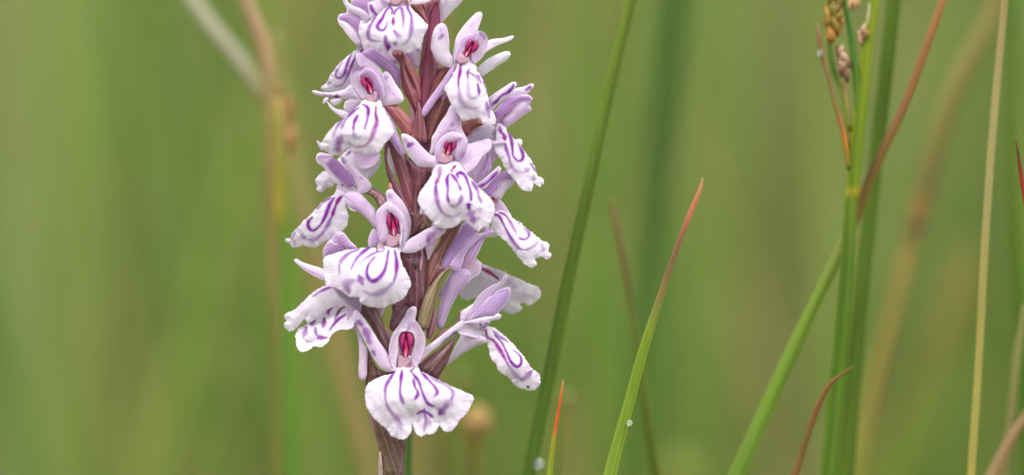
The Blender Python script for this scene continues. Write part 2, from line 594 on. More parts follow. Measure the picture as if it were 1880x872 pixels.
# meadow colours across the view: (x in the photo, colour)
PATCH = [(-900, (116, 134, 76)), (0, (110, 132, 82)), (110, (108, 134, 80)), (230, (114, 132, 64)), (430, (108, 132, 52)), (600, (114, 132, 56)),
         (900, (116, 132, 54)), (1080, (124, 136, 62)), (1180, (116, 140, 68)), (1290, (102, 142, 86)), (1390, (124, 134, 74)), (1500, (122, 138, 72)),
         (1700, (112, 134, 58)), (1880, (106, 134, 56)), (2800, (116, 134, 72))]
PXS = [p[0] for p in PATCH]; PCL = np.array([lin((p[1][0], p[1][1], p[1][2] + 16)) for p in PATCH])
GAIN = 1.14


def pal(px, y, r):
    c = np.array([np.interp(px, PXS, PCL[:, k]) for k in range(3)])
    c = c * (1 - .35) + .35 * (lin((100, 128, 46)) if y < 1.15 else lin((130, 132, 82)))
    j = r.random()
    if j < .16: c = c * .6 + lin((160, 146, 104)) * .4
    elif j < .3: c = c * .55 + lin((86, 118, 56)) * .45
    return c * GAIN * r.uniform(.8, 1.2)


meadow("meadow_grass", "soft green and straw coloured grass filling the meadow far behind", 19000, .7, 4.5, .07, .22, .005, .012, pal, 3, 1.5)
meadow("meadow_grass", "low dense green grass covering the ground between the plants", 5000, .10, 3.0, .05, .13, .003, .006, pal, 5, 1.6)


def far_rushes(count, seed):
    """a loose tangle of thin stems, far out of focus"""
    r = np.random.default_rng(seed); V, C, F = [], [], []
    for i in range(count):
        y = r.uniform(.16, .75); half = (y + .37) * .17
        x = r.uniform(-half, half); h = float(rise(y)) + r.uniform(.22, .42)
        lean = r.normal(0, .16) * h; w = r.uniform(.0012, .0028)
        c = [lin((96, 128, 44)), lin((124, 138, 62)), lin((150, 136, 84)), lin((84, 112, 44)), lin((134, 112, 70))][r.choice(5, p=[.3, .25, .2, .15, .1])] * r.uniform(1.1, 1.5)
        b = len(V)
        for k in range(7):
            t = k / 6
            cx = x + lean * t + .03 * r.normal() * 0; z = h * t
            ww = w * (1 - .6 * t)
            for q in range(4):
                th = q * math.pi / 2
                V.append((cx + math.cos(th) * ww + lean * .5 * t * t, y + math.sin(th) * ww, z)); C.append(c)
        for k in range(6):
            for q in range(4):
                F.append([b + k * 4 + q, b + k * 4 + (q + 1) % 4, b + k * 4 + 4 + (q + 1) % 4, b + k * 4 + 4 + q])
    o = mesh_obj("meadow_rushes", np.array(V), F, np.clip(np.array(C), 0, .9), M_BLADE)
    tag(o, "tangle of thin rush stems dissolving into the soft background", None, None, "stuff")


far_rushes(110, 11)


# ---------------------------------------------------------------- rushes and grass blades
SG = .64      # seen colour to pigment


def rush(name, label, cat, d, pts, group=None, flat=1.0, mat=None, base=None, streak=.13, grow=1.25, tilt=0.0, stop=False):
    """pts: (x, y, width, colour) from the top down, in photo pixels at depth d"""
    root = bpy.data.objects.new(name, None)
    W, Rd, Cl = [], [], []
    n = len(pts)
    for i, (x, y, w, c) in enumerate(pts):
        dd = d + tilt * (i / max(1, n - 1))
        if c[1] > c[0] * 1.12: c = (c[0] * 1.03, c[1], c[2] * .75)
        else: c = (c[0], c[1], c[2] * .85)
        W.append(P(x, y, dd)); Rd.append(w / 2 * PX * (FPX - dd) / FPX); Cl.append(lin(c) * (SG * 1.3 if group == GF else SG))
    if not stop:
        g = to_ground(W[-2], W[-1])
        for k, q in enumerate(g):
            W.append(q); Rd.append(Rd[n - 1] * (1 + (grow - 1) * (k + 1) / len(g))); Cl.append(Cl[n - 1] * (1 - .08 * k))
    org = W[-1].copy()
    o = tube(name, None, W, Rd, Cl, mat or M_STEM, origin=org, flat=flat, streak=streak * 1.5, seg=26, sub=7, edge_light=.4)
    o.location = org
    tag(o, label, cat, group)
    return o


def child_tube(name, parent, d, pts, mat=None, flat=1.0, streak=.12, label=None):
    W = [P(x, y, d) for x, y, w, c in pts]
    Rd = [w / 2 * PX * (FPX - d) / FPX for x, y, w, c in pts]
    o = tube(name, parent, W, Rd, [lin(c) * SG for _, _, _, c in pts], mat or M_STEM, origin=parent.location, flat=flat, streak=streak, seg=14, sub=6)
    if label: o["label"] = label
    return o


GR = "rush stems standing around the orchid"
GB = "grass blades around the orchid"
GF = "blurred stems standing far behind"

rush("rush_stem", "dark green rush stem leaning just right of the orchid", "rush", blur_depth(7),
     [(1172, -60, 20, (112, 134, 46)), (1158, 0, 20, (108, 130, 44)), (1120, 160, 21, (100, 126, 42)), (1085, 320, 22, (94, 122, 40)),
      (1050, 480, 23, (92, 122, 42)), (1010, 680, 25, (92, 126, 46)), (972, 872, 27, (94, 130, 52))], GR)
rush("rush_stem", "wide soft dark bluish green stem behind, between the leaning rush and the pink tipped blade", "rush", blur_depth(64),
     [(1262, -120, 52, (72, 104, 54)), (1240, 0, 50, (70, 104, 52)), (1210, 300, 52, (66, 104, 52)), (1184, 560, 54, (76, 112, 56)), (1150, 880, 56, (96, 128, 62))], GR)
rush("grass_blade", "pointed green grass blade with a coral pink tip beside the leaning rush", "grass blade", -25,
     [(1290, 326, 2, (196, 180, 140)), (1286, 345, 7, (214, 140, 116)), (1270, 385, 9, (214, 122, 108)), (1252, 430, 10, (158, 104, 88)),
      (1232, 485, 11, (132, 106, 80)), (1214, 540, 13, (140, 122, 78)), (1196, 595, 16, (126, 148, 56)), (1176, 660, 19, (120, 152, 52)),
      (1152, 750, 20, (122, 156, 56)), (1130, 830, 23, (126, 158, 62)), (1118, 880, 24, (126, 158, 62))], GB, flat=.45, mat=M_STEM)
rush("grass_blade", "thin brownish blade crossing behind the pink tipped grass blade", "grass blade", blur_depth(15),
     [(1122, 366, 5, (150, 116, 90)), (1130, 410, 12, (134, 112, 74)), (1146, 490, 14, (124, 110, 64)), (1160, 570, 14, (112, 122, 54)),
      (1176, 680, 15, (108, 126, 42)), (1192, 790, 18, (98, 118, 36)), (1206, 880, 20, (100, 120, 38))], GB, flat=.5)
rush("grass_blade", "short upright blade with an orange point at the bottom, right of the orchid", "grass blade", 0,
     [(1034, 697, 2, (226, 170, 120)), (1032, 712, 4.5, (224, 122, 70)), (1026, 750, 5.5, (222, 96, 46)), (1020, 785, 6.5, (216, 104, 44)),
      (1016, 810, 8, (160, 156, 48)), (1011, 850, 10, (140, 164, 52)), (1008, 884, 11, (140, 164, 52))], GB, flat=.5)
rush("rush_stem", "long slanting stem, red brown above and pale green below, crossing behind the upright rushes", "rush", blur_depth(7),
     [(1750, -70, 12, (184, 130, 88)), (1731, 0, 14, (184, 130, 86)), (1700, 90, 15, (164, 110, 76)), (1660, 195, 16, (150, 106, 72)),
      (1622, 275, 18, (140, 106, 66)), (1595, 335, 20, (134, 108, 58)), (1572, 395, 20, (132, 110, 56)), (1545, 458, 22, (136, 152, 76)),
      (1500, 548, 22, (126, 158, 66)), (1438, 680, 25, (118, 156, 62)), (1389, 790, 28, (118, 156, 66)), (1350, 880, 31, (118, 156, 66))], GR, tilt=-60)
ra = rush("rush_stem", "bright green rush with brown seed heads and a yellow joint", "rush", blur_depth(9) + 60,
     [(1612, -70, 18, (140, 160, 40)), (1605, 0, 19, (136, 158, 36)), (1592, 90, 21, (132, 154, 28)), (1580, 200, 25, (122, 148, 26)),
      (1570, 290, 26, (112, 140, 26)), (1567, 340, 24, (118, 142, 26)), (1566, 351, 24, (168, 156, 34)), (1562, 366, 24, (106, 134, 38)), (1556, 480, 26, (86, 122, 32)),
      (1545, 620, 28, (84, 122, 30)), (1530, 780, 30, (88, 126, 32)), (1520, 890, 31, (88, 126, 32))], GR)
rush("rush_stem", "plain dark green rush at the right of the pair of upright rushes", "rush", blur_depth(12),
     [(1648, -70, 27, (84, 116, 24)), (1641, 0, 27, (84, 116, 22)), (1625, 150, 27, (80, 112, 20)), (1605, 320, 27, (84, 118, 28)),
      (1590, 460, 28, (84, 114, 32)), (1572, 640, 29, (86, 118, 32)), (1553, 880, 30, (88, 120, 34))], GR)
rush("rush_stem", "pale greyish stem seen between the two upright green rushes", "rush", blur_depth(17),
     [(1630, -60, 15, (136, 148, 92)), (1620, 30, 15, (136, 148, 92)), (1600, 220, 15, (132, 146, 92)), (1577, 450, 15, (136, 146, 88)), (1560, 650, 14, (126, 144, 76)),
      (1540, 880, 14, (116, 140, 70))], GR)
rush("dry_stem", "thin straight straw coloured stem near the right edge", "dry stem", blur_depth(6),
     [(1850, -70, 12, (186, 166, 126)), (1845, 0, 12, (184, 164, 124)), (1826, 200, 13, (186, 170, 128)), (1810, 420, 13, (188, 176, 122)),
      (1796, 680, 13, (190, 178, 108)), (1782, 885, 14, (188, 176, 100))], GR, streak=.2)
rush("grass_blade", "dark red leaf point at the right edge of the view", "grass blade", 0,
     [(1864, 249, 2, (120, 100, 70)), (1869, 280, 5, (96, 52, 40)), (1875, 325, 8, (150, 44, 30)), (1884, 375, 10, (150, 60, 36)), (1898, 470, 12, (120, 120, 50)),
      (1915, 640, 14, (110, 130, 50)), (1930, 880, 15, (110, 130, 50))], GB, flat=.5)
rush("grass_blade", "small curved brown leaf in front of the upright rushes", "grass blade", 110,
     [(1567, 671, 1.5, (140, 118, 80)), (1550, 684, 5, (124, 96, 60)), (1525, 704, 9, (132, 92, 56)), (1502, 745, 12, (130, 86, 50)),
      (1482, 800, 13, (118, 94, 50)), (1460, 872, 15, (130, 96, 56)), (1452, 900, 15, (130, 100, 60))], GB, flat=.4)
rush("rush_stem", "soft bright green stem at the very right edge", "rush", blur_depth(24),
     [(1858, -80, 34, (92, 136, 62)), (1862, 60, 34, (98, 128, 58)), (1864, 300, 32, (102, 134, 52)), (1874, 480, 34, (100, 134, 48)), (1884, 640, 34, (84, 132, 40)), (1894, 880, 36, (84, 132, 40))], GR)
rush("dry_stem", "blurred tan stem with an orange brown joint behind the upright rushes", "dry stem", blur_depth(42),
     [(1850, -80, 30, (134, 124, 76)), (1815, 40, 34, (134, 124, 76)), (1750, 170, 36, (128, 120, 72)), (1715, 280, 36, (118, 110, 64)), (1698, 350, 36, (112, 102, 60)),
      (1688, 385, 36, (146, 112, 68)), (1680, 420, 32, (100, 88, 56)), (1665, 470, 30, (142, 126, 70)), (1640, 570, 30, (138, 126, 68)), (1605, 720, 32, (134, 122, 64)), (1575, 880, 34, (124, 124, 60))], GF)
rush("dry_stem", "faint broad tan and olive blade slanting behind at the lower right", "dry stem", blur_depth(100),
     [(1785, 440, 14, (120, 116, 60)), (1770, 500, 40, (128, 112, 58)), (1745, 590, 48, (120, 116, 54)), (1700, 720, 50, (112, 124, 54)), (1640, 880, 52, (108, 124, 54))], GF, flat=.5)
rush("dry_stem", "thin pale stem rising in the lower right corner", "dry stem", blur_depth(16),
     [(1882, 560, 8, (160, 156, 108)), (1868, 650, 12, (152, 146, 104)), (1856, 760, 13, (146, 138, 96)), (1842, 880, 14, (140, 130, 84))], GR)
rush("dry_stem", "pinkish tan stem slanting across the lower right corner", "dry stem", blur_depth(14) ,
     [(1930, 700, 14, (160, 128, 104)), (1885, 762, 16, (166, 132, 108)), (1852, 812, 19, (168, 134, 110)), (1816, 885, 22, (170, 140, 112))], GR)

# left: a tall seeding rush far out of focus
rb = rush("rush_stem", "blurred rush with orange seed heads and a split brown top, left of the orchid", "rush", blur_depth(26),
     [(430, -90, 22, (160, 134, 118)), (452, 0, 25, (160, 132, 116)), (478, 70, 27, (160, 128, 110)), (494, 140, 28, (150, 128, 104)), (496, 200, 20, (146, 130, 88)), (496, 260, 18, (136, 122, 76)),
      (498, 380, 18, (136, 122, 72)), (502, 480, 18, (130, 120, 68)), (508, 640, 22, (114, 118, 58)), (512, 880, 26, (108, 118, 52))], GF)
child_tube("sheath", rb, blur_depth(23), [(508, 180, 14, (186, 160, 84)), (513, 220, 26, (164, 154, 74)), (514, 300, 26, (154, 150, 64)), (514, 380, 22, (174, 162, 50)), (516, 420, 12, (150, 160, 60))],
           label="yellow green sheath round the joint")
child_tube("leaf", rb, blur_depth(34), [(300, -70, 20, (184, 180, 150)), (345, -10, 26, (184, 180, 150)), (390, 50, 28, (184, 180, 150)), (440, 112, 26, (184, 180, 150)), (478, 170, 22, (150, 144, 100)), (500, 205, 16, (150, 140, 80))],
           flat=.5, label="pale grey leaf arching off to the upper left")
rush("rush_stem", "soft green stem standing against the blurred seeding rush", "rush", blur_depth(38),
     [(530, 300, 12, (126, 130, 60)), (530, 420, 26, (96, 132, 52)), (528, 640, 30, (86, 134, 48)), (530, 880, 32, (84, 132, 48))], GF)
rush("dry_stem", "broad blurred tan stem passing behind the lower left orchid flowers", "dry stem", blur_depth(44),
     [(500, 60, 20, (132, 130, 76)), (530, 250, 34, (138, 130, 76)), (560, 400, 40, (136, 124, 86)), (600, 560, 38, (138, 124, 82)), (640, 730, 38, (138, 126, 82)), (676, 890, 38, (134, 124, 78))], GF)
for i, (x0, x1, w, c, b, lb) in enumerate([
        (60, 20, 110, (126, 144, 104), 150, "widest pale bluish green streak at the far left"),
        (160, 130, 80, (118, 142, 90), 140, "broad bluish green blurred stem second from the far left"),
        (225, 190, 60, (104, 126, 64), 165, "broad dull green blurred stem third from the far left"),
        (1330, 1290, 90, (106, 130, 76), 165, "broad light green blurred stem right of the pink tipped blade"),
        (1465, 1400, 80, (122, 124, 80), 170, "broad tan blurred stem left of the slanting rush"),
        (1130, 1085, 70, (122, 130, 70), 165, "broad yellowish blurred stem behind the leaning rush")]):
    rush("blurred_stem", lb, "plant stem", blur_depth(b),
         [(x0, -200, w, c), (x0 + (x1 - x0) * .4, 300, w, c), (x0 + (x1 - x0) * .7, 600, w, c), (x1, 900, w, c)], GF)
rush("rush_stem", "short dark green stem showing just right of the orchid stalk", "rush", blur_depth(12),
     [(752, 690, 6, (70, 104, 50)), (750, 760, 13, (66, 104, 54)), (748, 890, 15, (72, 110, 56))], GR)

# blurred brown seed heads behind the orchid; last two stand in for bokeh discs
for x, y, w, c, b, lb in [(876, 776, 54, (196, 160, 110), 36, "blurred light brown seed head right of the lowest orchid flower"),
                          (838, 700, 42, (138, 138, 78), 60, "faint olive seed head above the brown one, behind the lowest flower"),
                          (1040, 734, 26, (150, 148, 96), 34, "small pale round body standing in for a bokeh disc behind the orange tipped blade"),
                          (1242, 880, 80, (130, 146, 72), 90, "large soft yellow green body standing in for a bright blurred blob at the bottom edge right of the pink tipped blade")]:
    d = blur_depth(b)
    o = rush("seed_head", lb, "seed head", d, [(x - 4, y - w * .62, w * .2, c), (x, y - w * .3, w * .85, c), (x, y, w, c), (x - 2, y + w * .35, w * .7, c), (x - 4, y + w * .7, w * .35, (150, 124, 64)),
                                    (x - 8, y + 100, w * .34, (134, 120, 60))], "seed heads behind the orchid", mat=M_SEED)


# seed clusters of the bright green rush
def capsules(cluster, d, pts, n, size, cols, seed):
    r = random.Random(seed)
    for i in range(int(n * 1.5)):
        x, y = r.choice(pts)
        x += r.uniform(-5, 5); y += r.uniform(-6, 6)
        a = r.uniform(-.5, .5); L = size * r.uniform(.8, 1.3); dd = d + r.uniform(-8, 10)
        c = r.choice(cols)
        W = [P(x + math.sin(a) * L * t, y - math.cos(a) * L * t, dd) for t in (-.6, -.3, 0, .35, .7)]
        Rd = [size * k * .62 * PX for k in (.12, .42, .5, .34, .06)]
        c2 = [min(255, q * 1.15) for q in c]
        tube("seed_capsule", cluster, W, Rd, [lin(k) * SG for k in (c, c2, c, c2, c)], M_SEED, origin=ra.location, seg=8, sub=3, streak=.25)


DR = blur_depth(9) + 60
s1 = child_tube("branch", ra, DR + 6, [(1545, -30, 8, (84, 126, 44)), (1553, 10, 10, (74, 122, 42)), (1563, 70, 11, (70, 120, 40)), (1571, 140, 12, (84, 126, 34)), (1576, 220, 10, (104, 140, 30))], label="dark green leafy branch")
s2 = child_tube("branch", ra, DR + 4, [(1523, 60, 8, (128, 128, 44)), (1524, 95, 9, (92, 124, 44)), (1530, 130, 9, (88, 124, 44)), (1545, 170, 8, (120, 136, 44)), (1560, 240, 9, (122, 130, 40))])
s3 = child_tube("bract", ra, DR + 8, [(1499, 42, 3, (170, 150, 116)), (1503, 66, 7, (160, 116, 84)), (1512, 110, 8, (156, 110, 80)), (1524, 150, 9, (140, 124, 74)), (1532, 185, 9, (140, 120, 60)), (1542, 220, 10, (168, 114, 56)), (1552, 262, 11, (196, 128, 50)), (1558, 310, 8, (120, 130, 36))],
                label="thin brown bract with a droplet near its point")
s4 = child_tube("bract", ra, DR + 2, [(1549, 150, 6, (166, 128, 84)), (1554, 190, 9, (178, 142, 88)), (1558, 225, 8, (170, 140, 70)), (1562, 270, 8, (130, 136, 40))])
s5 = child_tube("bract", ra, DR + 4, [(1597, 8, 5, (226, 214, 186)), (1596, 30, 9, (214, 206, 160)), (1592, 70, 9, (180, 176, 60)), (1588, 120, 7, (150, 160, 36))], label="cream tipped bract pressed against the stem")
BRN = [(150, 112, 84), (168, 134, 104), (120, 84, 62), (190, 158, 128)]
capsules(s2, DR + 10, [(1526, 10), (1532, 22), (1522, 34), (1537, 4), (1528, -14), (1534, 42), (1540, 26)], 20, 24, [(150, 122, 48), (126, 96, 42), (168, 134, 54), (130, 126, 46)], 1)
capsules(s2, DR + 8, [(1540, 44), (1536, 56), (1527, 66), (1523, 60)], 8, 19, [(176, 140, 96), (186, 130, 60)], 2)
capsules(s4, DR + 12, [(1545, 98), (1548, 112), (1544, 124), (1553, 120), (1549, 136), (1540, 116)], 16, 20, BRN, 3)
capsules(s5, DR + 10, [(1582, 60), (1588, 56), (1576, 72), (1590, 66)], 7, 14, [(206, 160, 120), (222, 184, 150), (180, 130, 80)], 4)
capsules(s1, DR + 6, [(1566, 2), (1572, 8), (1562, 10)], 4, 15, [(206, 164, 120), (190, 140, 90)], 5)
db = blur_depth(30) + 20
for x, y, k, cc in ((529, 205, 26, (196, 140, 88)), (528, 225, 20, (190, 136, 80)), (532, 262, 30, (204, 146, 92)), (510, 175, 22, (170, 140, 70)), (519, 300, 20, (150, 134, 60))):
    tube("seed_head", rb, [P(x, y - k, db), P(x + 1, y - k * .4, db), P(x, y, db), P(x - 3, y + k * .8, db)], [k * .15 * PX, k * .5 * PX, k * .45 * PX, k * .12 * PX],
         [lin(cc) * SG] * 4, M_SEED, origin=rb.location, seg=10)


# water drops
def drop(x, y, d, r, label):
    V, F = [], []
    n, m = 20, 14
    for i in range(m + 1):
        th = math.pi * i / m
        for k in range(n):
            ph = 2 * math.pi * k / n
            V.append((math.sin(th) * math.cos(ph) * r, math.sin(th) * math.sin(ph) * r, (math.cos(th) * (1.12 if i < m / 2 else .95)) * r))
    for i in range(m):
        for k in range(n):
            F.append([i * n + k, (i + 1) * n + k, (i + 1) * n + (k + 1) % n, i * n + (k + 1) % n])
    s = PX * (FPX - d) / FPX
    o = mesh_obj("water_drop", np.array(V) * s, F, None, M_WATER)
    o.location = P(x, y, d)
    tag(o, label, "water drop", "water drops on the stems")


drop(1156, 776, -12, 5.5, "tiny clear water drop on the edge of the pink tipped green blade")
drop(1506, 98, DR + 12, 6, "small bright water drop hanging on the thin brown bract of the seeding rush")
drop(989, 852, blur_depth(7) + 18, 11, "largest water drop, low on the leaning dark green rush")
silk = tube("silk_thread", None, [P(903, 477, -20), P(925, 474, -20), P(955, 471, -16)], [.35 * PX] * 3, [lin((150, 160, 110))] * 3, M_PETAL, origin=P(903, 477, -20), seg=6, sub=3)
silk.location = P(903, 477, -20)
tag(silk, "faint spider silk thread beside the middle right orchid flowers", "silk thread")


# ---------------------------------------------------------------- the orchid
STEM = [(812, -60, 12), (802, 0, 13), (794, 60, 14), (784, 150, 16), (776, 250, 20), (771, 330, 22), (766, 420, 23), (762, 520, 23),
        (752, 620, 22), (736, 720, 21), (722, 800, 21), (719, 880, 21)]
base_pts = to_ground(P(725, 780, 0), P(719, 880, 0))
ORIGIN = base_pts[-1].copy()
orchid = bpy.data.objects.new("orchid", None)
link(orchid); orchid.location = ORIGIN; orchid.empty_display_size = .01
tag(orchid, "spotted orchid spike of white and lilac purple-striped flowers on a maroon stalk", "orchid")
cols = [BR_TOP * 1.05, BR_TOP * 1.05, BR_TOP, BR_TOP, BR_MID, BR_MID, BR_MID * .95, BR_OLV * .95, BR_OLV * .9, BR_OLV, BR_OLV * 1.05, BR_OLV * 1.1]
tube("stem", orchid, [P(x, y, 0) for x, y, r in STEM] + base_pts, [r * PX for x, y, r in STEM] + [(20 + k * .4) * PX for k in range(len(base_pts))],
     cols + [BR_OLV] * 3 + [lin((100, 114, 50))] * (len(base_pts) - 3), M_BRACT, origin=ORIGIN, seg=28, sub=8, streak=.16, ridges=6)


def bract(v, pts, d, c=BR_MID, c1=None, thick=3.2, dome=6, veins=.22, fat=False, blobs=(), stripes=(), label=None):
    return organ("bract", orchid, v, pts, d, c, c * 1.25 + lin((60, 20, 50)) * .3 if c1 is None else c1, ew=2.6, thick=thick * .5, dome=dome, veins=veins,
                 mat=M_BRACT, fat=fat, blobs=blobs, stripes=stripes, step=2.0, label=label)


HI = lin((196, 140, 170))
# -- upper stalk
bract("D", [(400, 75), (430, 60), (520, 76), (575, 150), (612, 265), (634, 335), (600, 320), (520, 240), (430, 160), (405, 115)], 22, lin((150, 76, 82)), blobs=[(440, 110, 5, lin((150, 110, 70)), .8)])
bract("D", [(515, 78), (560, 40), (620, 50), (640, 120), (622, 200), (612, 260), (570, 180), (530, 110)], 16, lin((128, 74, 70)))
bract("D", [(616, 60), (660, 0), (700, -60), (760, -60), (770, 40), (700, 90), (660, 140), (622, 190), (612, 150)], 20, lin((142, 74, 96)))
bract("T", [(95, 100), (120, 75), (155, 58), (205, 95), (260, 155), (310, 245), (338, 350), (352, 480), (335, 510), (285, 410), (215, 260), (160, 175)], 20, lin((158, 88, 96)), stripes=[(1.6, .6, .3, [(180, 110), (240, 200), (300, 330), (335, 460)], lin((190, 140, 110)))])
bract("T", [(178, 88), (190, 72), (208, 108), (214, 220), (262, 345), (322, 450), (340, 560), (300, 610), (240, 505), (192, 420), (172, 320), (168, 200)], 30, lin((120, 46, 62)), lin((134, 60, 78)))
bract("T", [(330, 300), (345, 300), (350, 420), (340, 470), (325, 400)], 10, lin((176, 110, 70)))
bract("T", [(25, 555), (40, 542), (90, 546), (150, 552), (215, 620), (268, 690), (290, 780), (262, 850), (215, 830), (150, 740), (80, 640)], 34, lin((150, 80, 80)), lin((176, 92, 116)), stripes=[(1.8, .5, .5, [(60, 570), (140, 640), (210, 720), (240, 800)], lin((190, 130, 110)))])
bract("T", [(245, 510), (262, 500), (285, 600), (300, 680), (285, 730), (262, 640)], 28, HI * .8, HI)
bract("T", [(330, 522), (345, 540), (372, 640), (388, 720), (396, 880), (255, 880), (285, 730), (312, 600)], 38, lin((118, 60, 66)), lin((134, 72, 84)), stripes=[(1.5, .5, .5, [(330, 560), (330, 700), (330, 860)], lin((90, 40, 44)))])
bract("T", [(440, 120), (470, 110), (520, 200), (560, 215), (520, 260), (470, 330), (440, 420), (425, 330)], 12, lin((150, 84, 104)))
bract("T", [(626, 214), (560, 212), (515, 262), (470, 330), (440, 420), (430, 475), (480, 400), (540, 320), (595, 250)], 22, lin((134, 62, 66)), dome=3)
bract("T", [(590, 465), (618, 535), (565, 640), (500, 740), (470, 820), (450, 880), (380, 880), (400, 760), (412, 640), (450, 570), (520, 470)], 24, lin((124, 66, 66)), stripes=[(1.5, .5, .4, [(560, 520), (480, 650), (430, 800)], lin((160, 104, 84)))])
bract("T", [(520, 545), (535, 480), (565, 440), (585, 455), (560, 510)], 28, lin((206, 150, 196)))
bract("F", [(385, 712), (430, 685), (500, 665), (575, 655), (620, 675), (655, 730), (600, 760), (530, 800), (475, 870), (430, 880), (385, 800)], 16, lin((146, 76, 80)), stripes=[(1.6, .6, .5, [(420, 780), (500, 730), (590, 700)], lin((176, 124, 84)))])
# -- middle
bract("U", [(122, 200), (128, 130), (150, 90), (172, 95), (168, 130), (152, 180), (158, 290), (198, 390), (255, 490), (320, 620), (370, 740), (345, 770), (262, 640), (192, 520), (148, 390), (126, 270)], 30, lin((114, 58, 78)), lin((136, 78, 96)))
bract("U", [(162, 85), (210, 110), (250, 190), (310, 230), (345, 340), (378, 480), (388, 620), (382, 760), (350, 740), (300, 610), (250, 440), (205, 290), (170, 170)], 26, lin((138, 76, 86)), stripes=[(1.6, .5, .4, [(220, 200), (280, 380), (340, 600)], lin((110, 50, 66)))])
bract("U", [(305, 240), (350, 262), (420, 312), (500, 325), (580, 325), (560, 380), (500, 480), (432, 590), (425, 690), (470, 750), (540, 810), (580, 880), (360, 880), (372, 700), (386, 520), (345, 350)], 27, lin((114, 58, 76)), lin((122, 70, 88)), veins=.3, dome=8,
      stripes=[(1.6, .5, .5, [(400, 340), (410, 480), (400, 700)], lin((144, 104, 70))), (1.4, .5, .5, [(470, 340), (455, 460), (430, 560)], lin((146, 104, 76))), (1.4, .4, .5, [(530, 340), (490, 440)], lin((90, 50, 60)))])
bract("U", [(300, 200), (330, 230), (375, 330), (382, 420), (360, 400), (330, 320)], 15, lin((96, 98, 44)), lin((110, 104, 56)))
bract("U", [(470, 750), (500, 745), (560, 800), (590, 870), (560, 900), (480, 900), (430, 880), (450, 800)], 31, lin((98, 76, 48)))
bract("U", [(158, 520), (163, 485), (178, 464), (192, 490), (196, 525)], 42, lin((196, 130, 120)))
bract("N", [(130, 60), (260, 60), (330, 110), (410, 165), (380, 220), (280, 270), (200, 320), (105, 375), (130, 260), (150, 150)], 29, lin((112, 62, 72)), lin((112, 66, 66)), stripes=[(1.4, .5, .5, [(200, 80), (220, 200), (180, 300)], lin((92, 54, 50)))])
bract("W", [(555, 35), (520, 50), (400, 120), (385, 180), (345, 250), (300, 330), (285, 430), (285, 540), (330, 520), (400, 440), (420, 400), (392, 370), (420, 300), (470, 210), (520, 130)], 40, lin((116, 70, 72)), lin((128, 74, 66)), veins=.28, stripes=[(2, .5, .4, [(480, 120), (400, 240), (330, 360), (300, 480)], lin((148, 112, 80)))])
bract("W", [(60, 265), (110, 285), (180, 280), (255, 228), (275, 260), (292, 330), (288, 450), (275, 600), (235, 700), (195, 790), (150, 740), (85, 690), (110, 620), (150, 540), (135, 480), (90, 380)], 34, lin((106, 58, 74)), lin((122, 72, 86)), veins=.3, dome=9,
      stripes=[(2.4, .9, .9, [(236, 245), (238, 320), (224, 420)], lin((210, 160, 190))), (1.6, .5, .5, [(120, 300), (180, 420), (190, 520)], lin((84, 50, 52))), (1.5, .6, .4, [(155, 300), (200, 480), (170, 560)], lin((176, 130, 150)))])
bract("W", [(90, 640), (200, 600), (270, 600), (262, 700), (215, 800), (190, 900), (-10, 900), (0, 760), (10, 690), (60, 690)], 31, lin((102, 58, 74)), lin((120, 70, 90)), veins=.3)
bract("W", [(475, 385), (420, 415), (350, 480), (300, 560), (262, 620), (225, 720), (205, 800), (215, 890), (285, 885), (325, 760), (352, 640), (378, 530), (425, 450), (462, 410)], 44, lin((134, 120, 82)), lin((118, 94, 74)), veins=.25, stripes=[(1.8, .6, .4, [(410, 440), (330, 560), (270, 700), (245, 840)], lin((164, 146, 112)))])
bract("W", [(345, 715), (350, 760), (345, 880), (310, 960), (275, 960), (280, 872), (310, 790)], 34, lin((128, 84, 92)))
# -- lower
bract("X", [(100, 90), (180, 115), (255, 118), (275, 180), (305, 240), (330, 330), (362, 430), (372, 540), (340, 560), (290, 480), (240, 360), (180, 250), (105, 170)], 36, lin((104, 66, 72)), lin((116, 76, 84)), veins=.3, stripes=[(1.6, .5, .5, [(150, 140), (220, 260), (300, 460)], lin((86, 62, 48)))])
bract("X", [(300, 270), (340, 300), (375, 360), (378, 420), (350, 420), (320, 350)], 30, lin((140, 110, 100)))
bract("X", [(385, 80), (500, 20), (700, 20), (640, 120), (560, 130), (490, 180), (430, 260), (415, 270), (405, 180)], 28, lin((108, 66, 76)), lin((140, 110, 104)), veins=.3)
bract("X", [(165, 480), (200, 560), (250, 650), (330, 690), (390, 690), (370, 730), (250, 760), (190, 830), (150, 900), (155, 700)], 27, lin((98, 68, 50)), lin((92, 56, 60)))
bract("R", [(798, 690), (840, 650), (920, 585), (1010, 520), (1100, 450), (1190, 380), (1235, 335), (1222, 400), (1190, 480), (1160, 580), (1120, 680), (1070, 760), (1012, 845), (900, 815), (805, 760)], 34, lin((100, 64, 68)), lin((112, 72, 84)), veins=.3, dome=10,
      stripes=[(1.6, .6, .5, [(1180, 420), (1080, 530), (940, 690)], lin((152, 122, 100)))])
bract("R", [(940, 440), (985, 360), (1060, 295), (1140, 255), (1210, 225), (1240, 165), (1262, 80), (1284, 50), (1294, 80), (1285, 170), (1240, 260), (1160, 330), (1080, 380), (1000, 420)], 28, lin((122, 76, 80)), lin((140, 90, 76)))
bract("S", [(66, 340), (100, 400), (150, 450), (220, 510), (262, 560), (365, 590), (352, 720), (335, 900), (150, 900), (165, 720), (130, 580), (88, 460)], 27, lin((92, 74, 52)), lin((116, 78, 84)), veins=.28, dome=8,
      stripes=[(2.2, .8, .6, [(75, 370), (110, 500), (150, 640)], lin((168, 142, 150))), (2, .6, .6, [(345, 600), (335, 740), (310, 890)], lin((150, 100, 130))), (1.6, .5, .4, [(258, 560), (262, 720)], lin((70, 50, 40)))])
